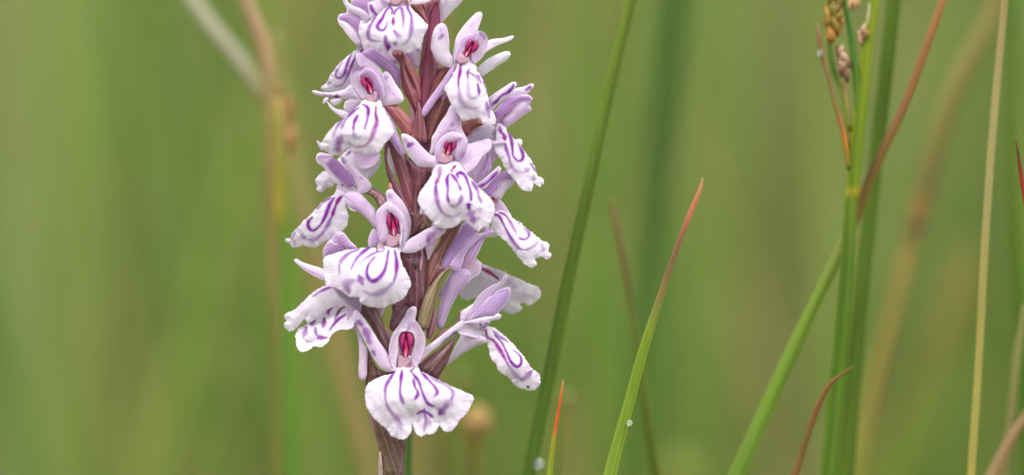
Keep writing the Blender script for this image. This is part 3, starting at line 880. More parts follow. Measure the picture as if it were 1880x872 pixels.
bract("S", [(155, 700), (170, 690), (182, 780), (180, 880), (152, 880)], 34, lin((176, 160, 150)))


# -- flowers
def flower(label, v, pts, d, c=PINK, **k):
    """a flower; its own body is the pale throat, its petals are children"""
    k.setdefault("dome", -5)
    o = organ("flower", orchid, v, pts, d, c, PALE, **k)
    o["label"] = label
    return o


def throat(fl, cx, cy, rot, s, d, sx=1.0, label=None):
    """crimson anther pair, its cavity and the pink stigma below, centred on the anther"""
    ca, sa = math.cos(rot), math.sin(rot)
    def m(pts):
        a = (np.asarray(pts, float) - (660, 445)) * .16054 * s
        a[:, 0] *= sx
        return [(cx + p[0] * ca - p[1] * sa, cy + p[0] * sa + p[1] * ca) for p in a]
    organ("cavity", fl, "Z", m([(650, 300), (605, 310), (572, 370), (580, 450), (602, 510), (622, 585), (650, 560), (690, 585), (705, 500), (745, 450), (750, 370), (715, 315)]), d + 2, lin((140, 12, 80)), lin((150, 30, 90)), mat=M_CRIMSON, dome=-4, thick=1.4, veins=0, step=1.6)
    for hp in ([(645, 318), (605, 322), (578, 370), (582, 430), (600, 485), (618, 530), (630, 470), (645, 420), (652, 350)],
               [(668, 312), (715, 322), (745, 375), (742, 430), (715, 480), (700, 520), (682, 460), (668, 400), (662, 340)]):
        organ("anther", fl, "Z", m(hp), d + 5, lin((158, 40, 104)), lin((150, 10, 84)), ew=2.2, mat=M_CRIMSON, fat=True, thick=4.5, veins=0, step=1.4)
    organ("rostellum", fl, "Z", m([(650, 400), (665, 430), (682, 500), (688, 560), (672, 590), (655, 560), (640, 590), (625, 570), (634, 500), (642, 440)]), d + 5.5, lin((170, 16, 84)), lin((176, 40, 100)), ew=1.6, mat=M_CRIMSON, fat=True, thick=2.6, veins=0, step=1.3)
    organ("rostellum", fl, "Z", m([(650, 500), (658, 530), (662, 580), (650, 596), (640, 570)]), d + 8, lin((236, 190, 200)), fat=True, thick=2, veins=0, step=1.3)
    organ("stigma", fl, "Z", m([(560, 590), (552, 650), (565, 705), (618, 724), (672, 712), (708, 660), (720, 600), (690, 575), (640, 592), (590, 572)]), d + 3.5, lin((222, 182, 196)), lin((206, 168, 194)), ew=2, fat=True, thick=1.4, veins=.04, step=1.6,
          stripes=[(1.9, .9, .9, [p for p in m([(560, 590), (557, 660), (575, 705), (618, 720), (665, 705), (702, 655), (715, 610)])], lin((128, 40, 110)))])


def part(name, fl, v, pts, d, **k):
    return organ(name, fl, v, pts, d, **k)


# F1, top front flower
f = flower("topmost front flower, cut by the top edge, wide lip facing forward", "A",
           [(740, 120), (700, 20), (760, -120), (900, -260), (1060, -260), (1180, -120), (1150, 20), (1120, 130), (1000, 120), (860, 110)], [(900, 60, 46), (900, -200, 40)],
           stripes=[(1.3, .6, .6, [(870, 50), (920, 110)], lin((130, 80, 110))), (1.4, .7, .7, [(1105, -60), (1095, 60), (1105, 110)], lin((150, 60, 120)))])
throat(f, 734, -34, 0.05, 1.0, 50)
part("petal", f, "A", [(700, 10), (660, -120), (740, -360), (900, -430), (880, -300), (800, -200), (790, -60), (840, 30), (780, 60)], [(740, 0, 54), (850, -400, 56)], c0=PALE, c1=LILAC, dome=5)
part("petal", f, "A", [(900, -430), (1080, -380), (1200, -200), (1180, -20), (1120, 60), (1110, -60), (1120, -200), (1040, -320)], [(1120, 40, 54), (950, -400, 58)], c0=PALE, c1=LILAC, dome=5)
part("lip", f, "A", [(860, 100), (800, 110), (740, 150), (640, 240), (570, 290), (480, 352), (400, 352), (384, 400), (390, 480), (415, 580), (450, 640), (530, 690), (640, 715), (720, 760), (790, 795), (850, 790), (885, 745), (950, 728), (1010, 745), (1060, 785), (1130, 765), (1210, 720), (1275, 700), (1310, 610), (1345, 500), (1372, 440), (1392, 372), (1330, 300), (1270, 240), (1190, 170), (1130, 110), (1050, 90), (960, 92)],
     [(900, 100, 50), (1100, 100, 48), (500, 400, 62), (1250, 350, 66), (820, 600, 84), (500, 640, 60), (1200, 700, 66), (1040, 740, 72)], c0=WHITE, dome=7, ripple=1.2, jag=.8, step=1.9,
     stripes=[(5, .95, .85, [(868, 205), (872, 145), (830, 115), (780, 165), (730, 270), (680, 340), (655, 390), (690, 440), (740, 445), (780, 400), (802, 325)]),
              (5, .9, .45, [(640, 232), (580, 330), (530, 430), (522, 520), (545, 580), (600, 600), (690, 602)]),
              (5.2, .95, .5, [(900, 215), (930, 150), (1000, 118), (1022, 200), (1036, 300), (1028, 415)]), (5.5, .9, .9, [(888, 265), (884, 375)], MAGENTA),
              (6, .7, .5, [(900, 455), (950, 520), (1000, 545)]), (6, .95, .35, [(1095, 70), (1102, 140), (1150, 240), (1152, 420), (1130, 540), (1080, 620), (1015, 655)]),
              (6.5, .7, .9, [(776, 535), (778, 620), (812, 685), (806, 745)]), (7, .8, .8, [(805, 690), (812, 710)]), (7, .6, .6, [(905, 640), (935, 645)])])
part("sepal", f, "A", [(515, 60), (540, 35), (620, 15), (720, -10), (830, 0), (840, 40), (760, 150), (660, 220), (640, 240), (560, 275), (530, 170)], [(530, 100, 44), (800, 30, 48)], c0=PALE, c1=WHITE, dome=4, stripes=[(5, .9, .9, [(558, 72), (582, 150), (640, 220)]), (1.6, .6, .5, [(515, 120), (540, 40), (600, 20)], DEEP)])
part("sepal", f, "D", [(370, -30), (660, -40), (690, -20), (640, 22), (580, 46), (480, 62), (410, 62), (375, 55)], [(400, 20, 46), (660, 0, 34)], c0=WHITE, dome=4)
part("spur", f, "B", [(760, 60), (860, 120), (950, 180), (1030, 255), (1100, 335), (1110, 450), (1112, 560), (1060, 500), (960, 370), (850, 285), (700, 190), (640, 110)], [(800, 120, 22), (1100, 520, 14)], c0=LILAC, c1=DEEP, fat=True, thick=9, ew=3)
part("petal", f, "B", [(945, 170), (985, 150), (1060, 230), (1110, 320), (1100, 345), (1030, 265)], 10, c0=lin((236, 232, 240)), dome=2)
part("petal", f, "D", [(230, 660), (320, 640), (450, 630), (505, 700), (515, 770), (515, 900), (430, 900), (370, 800), (310, 720)], [(380, 700, 10), (480, 880, 2)], c0=PALE, c1=LILAC, dome=4, stripes=[(3, .5, .4, [(440, 660), (470, 780), (480, 880)], WHITE)])
part("petal", f, "D", [(450, 648), (490, 615), (535, 595), (538, 660), (528, 695), (495, 700), (465, 680)], 24, c0=DEEP, c1=LILAC, dome=3)

# F14, sliver of a flower at the very top right
f = flower("flower mostly above the frame, one white petal showing right of the stalk tip", "D", [(770, 60), (785, -60), (900, -160), (1000, -120), (980, -30), (880, 60)], 2, c=PALE)
part("sepal", f, "D", [(772, 60), (800, -20), (870, -90), (1100, -60), (1098, -10), (1045, 62), (960, 145), (872, 242), (812, 300), (785, 302), (776, 180)], [(790, 280, 6), (1050, -30, 20)], c0=WHITE, c1=WHITE * 1.05, dome=4, stripes=[(5, .25, .3, [(880, -20), (840, 100), (810, 240)], DEEP)])

# F1b, upper left profile flower
f = flower("upper left flower turned to the left, lilac hood above a narrow striped lip", "A",
           [(372, 650), (400, 590), (430, 560), (520, 620), (640, 700), (620, 900), (480, 930), (300, 900), (270, 850), (340, 760)], [(400, 650, 8), (500, 880, 8)], c=PALE,
           stripes=[(3.4, 1, 1, [(440, 725), (415, 765)], MAGENTA), (1.6, .8, .8, [(432, 655), (440, 690)], DARKRED), (1.4, .6, .6, [(500, 755), (525, 780)], lin((120, 80, 90)))])
part("petal", f, "A", [(80, 300), (76, 270), (110, 300), (200, 330), (270, 390), (345, 480), (395, 570), (415, 645), (370, 668), (310, 620), (230, 530), (160, 430), (100, 362)], [(90, 300, 14), (390, 640, 12)], c0=PALE, c1=WHITE, dome=4)
part("hood", f, "A", [(78, 290), (90, 235), (110, 212), (180, 198), (260, 192), (335, 215), (400, 250), (450, 300), (490, 345), (480, 380), (440, 460), (410, 560), (385, 545), (330, 475), (240, 370), (150, 325), (102, 318)], [(100, 260, 12), (400, 400, 10)], c0=DEEP, c1=PALE, ew=4, dome=7, fat=False,
     stripes=[(1.6, .7, .9, [(240, 375), (330, 470), (390, 560)], lin((110, 60, 130))), (1.8, .6, .9, [(290, 215), (390, 250), (470, 335)], lin((110, 60, 140)))], blobs=[(300, 290, 14, LILAC, .5)])
part("sepal", f, "A", [(120, -80), (190, -60), (235, 40), (330, 100), (430, 140), (510, 200), (560, 280), (500, 345), (460, 300), (400, 250), (330, 208), (260, 185), (200, 195), (212, 150), (170, 60)], [(150, 0, 20), (520, 280, 16)], c0=PALE, c1=WHITE, dome=4)
part("sepal", f, "A", [(270, 60), (320, -30), (600, -60), (700, 20), (640, 120), (600, 300), (500, 330), (430, 200), (330, 110)], [(400, 40, 4), (600, 250, 2)], c0=LILAC, c1=PALE, dome=3, blobs=[(450, 120, 6, DEEP, .4)])
part("petal", f, "A", [(400, 330), (500, 330), (660, 520), (760, 700), (900, 800), (1040, 740), (1080, 850), (1000, 930), (800, 960), (640, 930), (520, 800), (430, 640)], [(430, 500, 14), (1000, 850, 10)], c0=PALE, c1=WHITE, dome=5, blobs=[(800, 800, 14, LILAC, .6)])
part("lip", f, "B", [(510, 120), (545, 90), (600, 95), (640, 160), (640, 260), (600, 340), (540, 420), (520, 500), (560, 560), (560, 640), (420, 610), (330, 600), (270, 592), (180, 590), (130, 570), (128, 545), (190, 490), (240, 400), (330, 280), (425, 185)],
     [(540, 130, 12), (200, 520, 24), (520, 540, 10), (400, 320, 30)], c0=WHITE, dome=4, jag=.7, ripple=.8, step=1.8,
     stripes=[(4.2, .95, .6, [(512, 125), (470, 210), (435, 310), (420, 370), (370, 425), (325, 420), (308, 380), (340, 310), (388, 242)]), (4.6, 1, .3, [(556, 150), (520, 240), (485, 330), (440, 430), (390, 510), (300, 530)]), (6, .45, .4, [(210, 500), (240, 490)]),
              (1, .6, .6, [(420, 575), (450, 555)], lin((120, 110, 110)))])

# F3, left front flower
f = flower("upper left front flower, crimson throat tilted, broad lip hanging down left", "B",
           [(610, 420), (640, 380), (740, 440), (800, 560), (860, 680), (880, 760), (860, 830), (640, 830), (600, 760), (640, 680), (680, 600), (650, 500)], [(700, 600, 40), (750, 780, 48)])
throat(f, 676, 155, -.42, .82, 47, sx=1.05)
part("dorsal_sepal", f, "B", [(560, 150), (620, 120), (700, 170), (800, 250), (870, 330), (912, 440), (925, 540), (900, 650), (850, 520), (760, 360), (640, 300), (590, 260)], [(600, 170, 26), (880, 600, 34)], c0=PALE, c1=PALE, dome=4, blobs=[(640, 200, 7, LILAC, .7)])
part("petal", f, "B", [(625, 665), (565, 590), (508, 512), (490, 420), (500, 350), (545, 308), (620, 298), (690, 305), (670, 350), (612, 395), (630, 470), (670, 540), (692, 620), (682, 675)], [(500, 400, 56), (680, 640, 46), (640, 320, 56)], c0=PALE, c1=LILAC, ew=3, dome=-3, stripes=[(5, .7, .5, [(530, 345), (560, 315), (680, 310)], DEEP)])
part("petal", f, "B", [(610, 400), (630, 340), (690, 300), (780, 335), (850, 435), (890, 555), (895, 650), (878, 695), (820, 645), (775, 575), (745, 480), (680, 425)], [(700, 320, 58), (870, 650, 48)], c0=LILAC, c1=PALE, ew=3, dome=4, blobs=[(820, 600, 10, DEEP, .8)])
part("sepal", f, "B", [(895, 765), (885, 680), (905, 600), (890, 480), (880, 390), (930, 345), (985, 385), (1050, 500), (1112, 590), (1146, 672), (1130, 722), (1050, 748)], [(900, 720, 42), (950, 380, 36), (1130, 680, 38)], c0=PALE, c1=WHITE, dome=4, stripes=[(6, .7, .7, [(925, 410), (940, 440)], DEEP), (3, .3, .3, [(940, 520), (1000, 600), (1060, 640)], DEEP)])
part("sepal", f, "B", [(18, 595), (40, 578), (130, 598), (230, 604), (330, 592), (420, 565), (500, 510), (560, 590), (625, 680), (600, 695), (480, 688), (360, 682), (260, 672), (150, 652), (60, 632)], [(30, 600, 54), (600, 660, 44)], c0=PALE, c1=WHITE, dome=4, stripes=[(4, .5, .6, [(150, 640), (250, 650), (300, 658)], DEEP), (6, .8, .8, [(300, 655), (350, 658)], PURPLE), (1.5, .6, .9, [(510, 515), (560, 580), (625, 670)], lin((90, 60, 110)))])
part("lip", f, "C", [(440, 60), (470, 20), (540, 5), (620, 15), (648, 90), (690, 170), (730, 250), (738, 305), (705, 365), (655, 410), (625, 465), (560, 500), (480, 502), (380, 485), (330, 452), (270, 500), (220, 512), (160, 490), (105, 450), (94, 410), (120, 360), (170, 290), (230, 230), (310, 170), (380, 110)],
     [(540, 30, 48), (120, 420, 62), (700, 300, 66), (400, 300, 82), (480, 480, 72), (230, 490, 62)], c0=WHITE, dome=6, jag=.8, ripple=1.2, step=1.9,
     stripes=[(5, .95, .6, [(432, 92), (400, 105), (350, 150), (310, 200), (275, 270)]), (3.5, .8, .35, [(300, 180), (240, 250), (198, 352)]), (5, .85, .9, [(425, 150), (392, 210), (380, 280)]), (4.5, .5, .15, [(382, 290), (400, 350), (450, 352)]), (5.5, .95, .7, [(462, 58), (512, 95), (505, 190), (480, 275)]),
              (6.5, 1, .2, [(582, 82), (580, 150), (590, 210), (565, 290), (530, 380), (470, 430), (380, 432), (340, 395)], MAGENTA), (9, .55, .5, [(275, 335), (252, 395), (258, 455)]), (9, .35, .35, [(215, 425), (245, 465)])])
part("lip_lobe", f, "C", [(55, 383), (75, 388), (110, 430), (105, 470), (88, 455)], 50, c0=PALE, c1=LILAC)
part("spur", f, "C", [(635, 90), (690, 130), (745, 240), (788, 350), (830, 450), (842, 495), (825, 524), (790, 502), (740, 432), (700, 362), (660, 260)], [(660, 120, 30), (825, 510, 44)], c0=LILAC * .95, c1=LILAC, fat=True, thick=9, ew=2)
part("petal", f, "C", [(650, 90), (690, 105), (740, 170), (768, 270), (745, 250), (700, 160)], 22, c0=lin((235, 230, 240)), dome=2)

# F13, flower behind on the left
f = flower("flower on the far left side of the spike seen from behind, only white lip lobes showing", "C", [(380, 480), (520, 460), (620, 500), (560, 600), (450, 620)], -30, c=PALE)
part("lip", f, "C", [(42, 745), (60, 700), (110, 660), (150, 640), (230, 560), (360, 440), (450, 470), (560, 490), (622, 545), (618, 602), (570, 672), (512, 722), (460, 690), (330, 680), (220, 740), (195, 790), (140, 805), (100, 838), (55, 815), (60, 780)], [(80, 750, -46), (560, 600, -40)], c0=WHITE, dome=6, jag=1,
     stripes=[(4, .8, .8, [(368, 462), (320, 510)]), (6, .3, .3, [(420, 500), (410, 580)], LILAC), (6, .3, .3, [(500, 500), (490, 570)], LILAC)])
part("petal", f, "C", [(145, 25), (175, 55), (225, 95), (290, 110), (345, 150), (290, 178), (220, 135), (170, 85)], 30, c0=WHITE, dome=3)
part("petal", f, "C", [(178, 20), (265, 5), (278, 30), (245, 64), (205, 68), (185, 50)], 14, c0=WHITE, dome=3)
part("petal", f, "C", [(295, 90), (320, 25), (440, 15), (440, 80), (370, 135), (320, 125)], 20, c0=PALE, c1=WHITE, dome=3)
part("petal", f, "C", [(108, 50), (120, 10), (150, -5), (160, 15), (130, 45)], 26, c0=PALE, dome=2)
part("petal", f, "C", [(680, 420), (705, 460), (740, 560), (768, 690), (720, 640), (690, 560), (678, 480)], 12, c0=PALE, c1=WHITE, dome=3)
part("petal", f, "C", [(878, 640), (900, 700), (905, 800), (890, 780)], 22, c0=PALE, c1=WHITE, dome=1)

# F2, upper right front flower
f = flower("upper right front flower with four spread pointed petals and a long narrow lip", "E",
           [(470, 560), (520, 470), (640, 430), (600, 560), (600, 680), (640, 780), (560, 880), (380, 900), (330, 780), (400, 680)], [(520, 600, 30), (480, 850, 38)], c=PINK)
throat(f, 864, 89, .5, .78, 41, sx=1.05)
part("sepal", f, "E", [(200, 222), (250, 240), (285, 320), (300, 450), (302, 570), (345, 655), (345, 765), (260, 755), (170, 702), (110, 622), (74, 530), (82, 420), (110, 310), (150, 250)], [(200, 260, 44), (330, 700, 36), (90, 500, 42)], c0=WHITE * .96, c1=PALE, dome=5, stripes=[(6, .45, .45, [(193, 290), (205, 320)], DEEP), (6, .6, .6, [(178, 412), (222, 368)], PURPLE)])
part("dorsal_sepal", f, "E", [(340, 660), (360, 520), (385, 400), (440, 305), (530, 195), (610, 115), (655, 86), (700, 92), (706, 140), (682, 220), (645, 320), (600, 400), (520, 480), (440, 560), (390, 640)], [(360, 620, 22), (690, 110, 18)], c0=PALE, c1=WHITE, dome=5, stripes=[(5, .3, .3, [(560, 260), (600, 230)], DEEP)])
part("petal", f, "E", [(355, 700), (370, 600), (400, 500), (450, 405), (520, 360), (600, 340), (660, 322), (650, 400), (630, 445), (550, 455), (490, 520), (470, 580), (420, 650), (378, 702)], [(370, 680, 34), (640, 340, 48)], c0=LILAC, c1=PALE, ew=3, dome=4, stripes=[(2, .6, .4, [(378, 695), (400, 650), (460, 580)], lin((110, 70, 140)))])
part("petal", f, "E", [(600, 345), (660, 314), (730, 335), (768, 395), (777, 480), (745, 580), (700, 652), (622, 714), (590, 685), (575, 610), (600, 540), (645, 460), (650, 400)], [(700, 340, 48), (620, 690, 38)], c0=PALE, c1=LILAC, ew=2.5, dome=-3, stripes=[(5, .6, .6, [(680, 360), (730, 385), (728, 425)], DEEP)])
part("sepal", f, "E", [(725, 590), (760, 520), (770, 445), (850, 417), (950, 407), (1030, 387), (1080, 375), (1096, 390), (1060, 430), (970, 468), (880, 502), (800, 550)], [(740, 560, 26), (1080, 390, 14)], c0=PALE, c1=WHITE, dome=3, stripes=[(1.4, .7, .7, [(830, 490), (870, 470), (910, 468)], lin((130, 100, 160)))])
part("sepal", f, "E", [(630, 800), (690, 730), (790, 655), (900, 600), (1000, 568), (1045, 580), (1052, 622), (1000, 685), (900, 745), (800, 815), (700, 880), (650, 860)], [(660, 820, 14), (1040, 600, 30)], c0=lin((232, 232, 236)), c1=WHITE, dome=5)
part("lip", f, "F", [(350, -60), (330, 0), (310, 70), (240, 180), (172, 278), (205, 350), (235, 440), (262, 480), (310, 560), (370, 640), (400, 690), (480, 672), (570, 655), (620, 672), (660, 735), (720, 745), (790, 722), (806, 650), (765, 560), (730, 490), (712, 400), (692, 300), (662, 200), (622, 120), (575, 70), (550, -20), (480, -60), (420, -70)],
     [(430, -20, 36), (190, 280, 50), (690, 300, 44), (450, 350, 66), (450, 640, 58), (740, 700, 52)], c0=WHITE, dome=6, jag=.6, ripple=.9, step=1.9,
     stripes=[(5, .95, .9, [(372, -20), (368, 80), (348, 180), (347, 265)], MAGENTA), (5.5, .5, .2, [(355, 280), (365, 400), (400, 480), (470, 532), (560, 530), (612, 510)]), (3.6, .8, .9, [(490, 48), (460, 88), (462, 165)]), (5, .4, .35, [(465, 185), (465, 300), (482, 385), (530, 412), (580, 385)]), (4.2, .9, .9, [(602, 365), (598, 310), (582, 235)]),
              (3, .9, .5, [(470, 90), (540, 130), (590, 200)], lin((120, 50, 130))), (3, .9, .6, [(568, 112), (600, 160), (622, 215)]), (2.6, .8, .8, [(600, 108), (650, 170), (680, 290), (690, 345)]), (6.5, .7, .5, [(690, 455), (716, 540), (722, 640)]), (7, .35, .35, [(670, 610), (690, 580)])])
part("spur", f, "T", [(612, 222), (650, 215), (662, 250), (610, 350), (565, 420), (500, 500), (440, 585), (392, 648), (362, 658), (353, 610), (398, 530), (460, 440), (540, 335)], [(640, 240, 30), (370, 640, 36)], c0=LILAC * .95, c1=PALE, fat=True, thick=8, ew=2)

# F4, right upper flower in profile
f = flower("right upper flower in profile facing right, deep lilac hood over a long lip", "F",
           [(800, 690), (860, 650), (930, 610), (965, 660), (950, 720), (930, 770), (960, 850), (1000, 920), (860, 920), (810, 830), (785, 740)], 4, c=PINK,
           stripes=[(3.6, .9, .9, [(930, 615), (936, 662)], lin((150, 20, 50))), (3, .4, .4, [(900, 640), (960, 690)], lin((220, 120, 140)))])
part("sepal", f, "F", [(700, 430), (760, 368), (850, 308), (940, 250), (1010, 208), (1055, 213), (1066, 245), (1040, 290), (985, 345), (930, 405), (860, 460), (800, 520), (760, 560), (735, 500)], [(740, 480, 14), (1050, 230, 24)], c0=WHITE, c1=PALE, dome=4, stripes=[(4.6, .9, .8, [(768, 488), (820, 440), (880, 372), (950, 340), (1000, 290), (1028, 235)])])
part("sepal", f, "F", [(900, 470), (950, 370), (1000, 308), (1080, 278), (1160, 262), (1230, 232), (1272, 234), (1276, 265), (1240, 305), (1200, 355), (1140, 390), (1060, 420), (960, 460)], [(930, 420, 8), (1260, 250, 12)], c0=PALE, c1=WHITE, dome=4, stripes=[(4.5, .7, .7, [(1178, 305), (1238, 262)])])
part("hood", f, "F", [(770, 592), (820, 530), (880, 460), (950, 398), (1040, 382), (1130, 364), (1190, 362), (1238, 380), (1262, 415), (1240, 442), (1180, 432), (1110, 452), (1050, 492), (1000, 562), (940, 612), (880, 642), (822, 684), (790, 645)], [(800, 640, 14), (1240, 410, 14)], c0=DEEP, c1=LILAC, ew=2.5, dome=8, stripes=[(1.6, .9, .7, [(820, 682), (940, 612), (1010, 550), (1050, 490)], lin((140, 40, 120))), (2.2, .8, .8, [(1150, 370), (1230, 382), (1258, 415), (1235, 440)], PALE)])
part("petal", f, "F", [(1180, 430), (1238, 448), (1224, 490), (1250, 535), (1240, 562), (1190, 592), (1120, 642), (1040, 702), (962, 757), (928, 765), (895, 700), (908, 650), (960, 600), (1010, 548), (1060, 488), (1120, 448)], [(930, 720, 6), (1230, 500, 8)], c0=PALE, c1=LILAC * 1.05, dome=5, ripple=.8)
part("lip", f, "I", [(298, 115), (345, 100), (392, 130), (410, 180), (470, 238), (520, 298), (570, 360), (630, 430), (680, 510), (715, 580), (732, 640), (782, 680), (806, 720), (800, 747), (775, 745), (775, 775), (740, 766), (700, 735), (684, 712), (692, 765), (675, 818), (620, 820), (565, 798), (540, 762), (512, 728), (480, 690), (430, 630), (390, 565), (350, 500), (320, 440), (290, 400), (270, 350), (290, 270), (302, 200)],
     [(340, 130, 8), (600, 420, 4), (380, 540, 24), (620, 780, 18), (780, 730, 6), (470, 480, 26)], c0=WHITE, dome=4, jag=1.3, ripple=.9, step=1.8,
     stripes=[(5.5, .8, 1, [(332, 138), (345, 185), (378, 225), (390, 275)], MAGENTA), (5, .9, .2, [(390, 310), (410, 390), (436, 460), (450, 530), (490, 590), (560, 622), (615, 615)]), (7, .5, .5, [(615, 600), (640, 585)]), (4.6, .9, .8, [(420, 188), (450, 250), (465, 320), (470, 390), (480, 450), (530, 498), (575, 482), (582, 430), (560, 370), (532, 322)]), (3, .9, .7, [(660, 522), (700, 580), (716, 612)]), (4, .4, .4, [(695, 650), (700, 700)])])
part("petal", f, "I", [(495, 285), (538, 262), (568, 272), (576, 308), (560, 335), (530, 330)], -10, c0=WHITE, dome=3)
part("ovary", f, "I", [(0, 210), (60, 160), (150, 118), (230, 108), (290, 150), (302, 210), (285, 275), (200, 285), (100, 292), (20, 320), (-60, 330), (-50, 260)], [(100, 200, 10), (280, 180, 6)], c0=lin((200, 188, 206)), c1=WHITE, ew=2.5, dome=7, blobs=[(100, 190, 12, lin((178, 164, 190)), .5)], stripes=[(3.5, .6, .6, [(262, 180), (272, 200), (255, 220)], lin((150, 90, 120)))])
part("spur", f, "I", [(-60, 380), (0, 330), (80, 292), (200, 280), (300, 286), (390, 290), (404, 308), (345, 326), (210, 340), (110, 362), (20, 405), (-60, 440)], [(390, 300, 26), (0, 370, 24)], c0=PALE, c1=LILAC, ew=2, fat=True, thick=6)
part("sepal", f, "I", [(-60, 440), (20, 400), (110, 358), (220, 340), (330, 330), (345, 440), (302, 470), (262, 540), (242, 602), (160, 690), (90, 745), (30, 690), (-40, 640)], [(50, 500, 6), (320, 380, 6)], c0=PALE, c1=PALE, dome=4, ripple=1.2, blobs=[(200, 600, 14, LILAC, .9), (120, 520, 8, LILAC, .5)],
     stripes=[(2, .6, .5, [(0, 540), (100, 480), (200, 400)], LILAC * .9), (2.2, .6, .6, [(-40, 560), (100, 500), (200, 410)], WHITE), (1.6, .5, .5, [(225, 420), (235, 500), (225, 590)], DEEP)])
part("petal", f, "I", [(200, 395), (235, 440), (240, 520), (232, 600), (160, 670), (95, 715), (120, 620), (150, 560), (190, 480)], 12, c0=LILAC * .98, c1=LILAC, dome=3)

# F5, centre front flower
f = flower("central front flower on the stalk with a broad swollen lip, slightly soft in focus", "G",
           [(640, 520), (700, 440), (860, 400), (840, 520), (840, 620), (900, 700), (960, 760), (980, 860), (560, 900), (560, 760), (620, 680)], [(740, 600, 44), (760, 820, 54)])
throat(f, 826, 269, .2, .76, 54, sx=1.2)
part("sepal", f, "G", [(600, 765), (480, 778), (350, 767), (290, 712), (230, 642), (178, 552), (150, 480), (125, 400), (125, 345), (175, 335), (250, 368), (320, 418), (380, 488), (460, 568), (530, 625), (600, 640)], [(150, 400, 66), (580, 700, 54)], c0=PALE, c1=WHITE, dome=5, stripes=[(6, .5, .5, [(158, 425), (182, 415)], DEEP), (8, .8, .7, [(208, 505), (235, 480), (270, 468)], PURPLE)])
part("dorsal_sepal", f, "G", [(500, 600), (518, 500), (530, 380), (570, 320), (640, 190), (720, 80), (770, -30), (850, -80), (920, -40), (940, 60), (925, 180), (935, 270), (1000, 400), (1005, 450), (900, 400), (700, 420), (600, 560), (560, 620)], [(550, 500, 40), (850, 0, 46), (950, 380, 46)], c0=PALE, c1=WHITE, ew=3, dome=7,
     stripes=[(6, .6, .6, [(780, 240), (808, 190)], DEEP), (5, .5, .5, [(740, 325), (830, 295)], DEEP)], blobs=[(880, 120, 10, LILAC, .5), (560, 480, 5, lin((240, 240, 240)), .5)])
part("petal", f, "G", [(580, 730), (565, 600), (575, 500), (625, 412), (700, 345), (800, 305), (890, 325), (945, 372), (900, 415), (800, 440), (705, 480), (672, 540), (652, 620), (625, 690)], [(590, 700, 54), (800, 330, 64)], c0=PALE, c1=LILAC, ew=3, dome=4, blobs=[(600, 640, 8, DEEP, .7)], stripes=[(6, .4, .4, [(640, 480), (700, 400), (800, 350)], LILAC)])
part("petal", f, "G", [(880, 330), (950, 358), (1002, 440), (1002, 520), (972, 610), (922, 680), (880, 697), (845, 650), (815, 600), (825, 520), (858, 440)], [(900, 350, 64), (890, 680, 54)], c0=PALE, c1=LILAC, ew=3, dome=3, blobs=[(940, 620, 8, DEEP, .9), (910, 365, 5, DEEP, .5)])
part("sepal", f, "G", [(960, 600), (1000, 470), (1060, 460), (1170, 430), (1300, 400), (1320, 520), (1200, 640), (1120, 760), (1000, 850), (920, 760), (890, 700)], [(930, 700, 46), (1250, 480, 30)], c0=PALE, c1=WHITE, ew=2.4, dome=4, stripes=[(2, .7, .5, [(960, 780), (1060, 690), (1200, 620)], WHITE * 1.1), (2, .4, .4, [(1000, 600), (1100, 550), (1250, 500)], LILAC)])
part("lip", f, "H", [(305, 95), (330, 50), (440, 40), (560, 50), (610, 100), (650, 155), (700, 220), (770, 290), (830, 360), (900, 420), (960, 500), (987, 560), (978, 640), (945, 715), (915, 775), (875, 795), (845, 800), (800, 828), (750, 810), (700, 770), (655, 722), (605, 728), (540, 778), (460, 802), (380, 802), (310, 775), (285, 730), (250, 700), (200, 650), (140, 560), (106, 490), (120, 410), (160, 350), (220, 270), (272, 180)],
     [(450, 70, 54), (120, 460, 72), (480, 450, 98), (950, 600, 80), (450, 780, 90), (800, 790, 84), (640, 640, 88)], c0=WHITE, dome=9, jag=.8, ripple=1.1, step=1.9,
     stripes=[(5, .4, .9, [(362, 90), (358, 150), (352, 210), (318, 280)], MAGENTA), (6, .9, .25, [(315, 290), (312, 380), (330, 500), (370, 600), (430, 655), (520, 672), (590, 632)]), (5, .95, .8, [(462, 185), (440, 250), (450, 350), (445, 440), (462, 510)]), (4.4, .8, .8, [(480, 180), (530, 232), (570, 300), (598, 370)]), (4.8, .7, .4, [(606, 425), (592, 490), (540, 552), (480, 540)]),
              (5, .95, .85, [(578, 232), (555, 190), (600, 170), (650, 212), (690, 320), (712, 400), (716, 485)]), (8, .9, .9, [(688, 520), (690, 575)]), (9, .45, .6, [(705, 600), (722, 650), (738, 725)]), (6, .4, .3, [(735, 700), (800, 690)]), (4.6, .8, .6, [(718, 262), (790, 370), (800, 440), (838, 508)]), (4, .9, .8, [(540, 88), (495, 140), (488, 160)], lin((140, 50, 120))), (6, .4, .3, [(815, 575), (815, 612)])])
part("lip_lobe", f, "H", [(142, 560), (128, 620), (145, 645), (190, 642), (200, 600), (175, 570)], 60, c0=LILAC, c1=WHITE, dome=3)

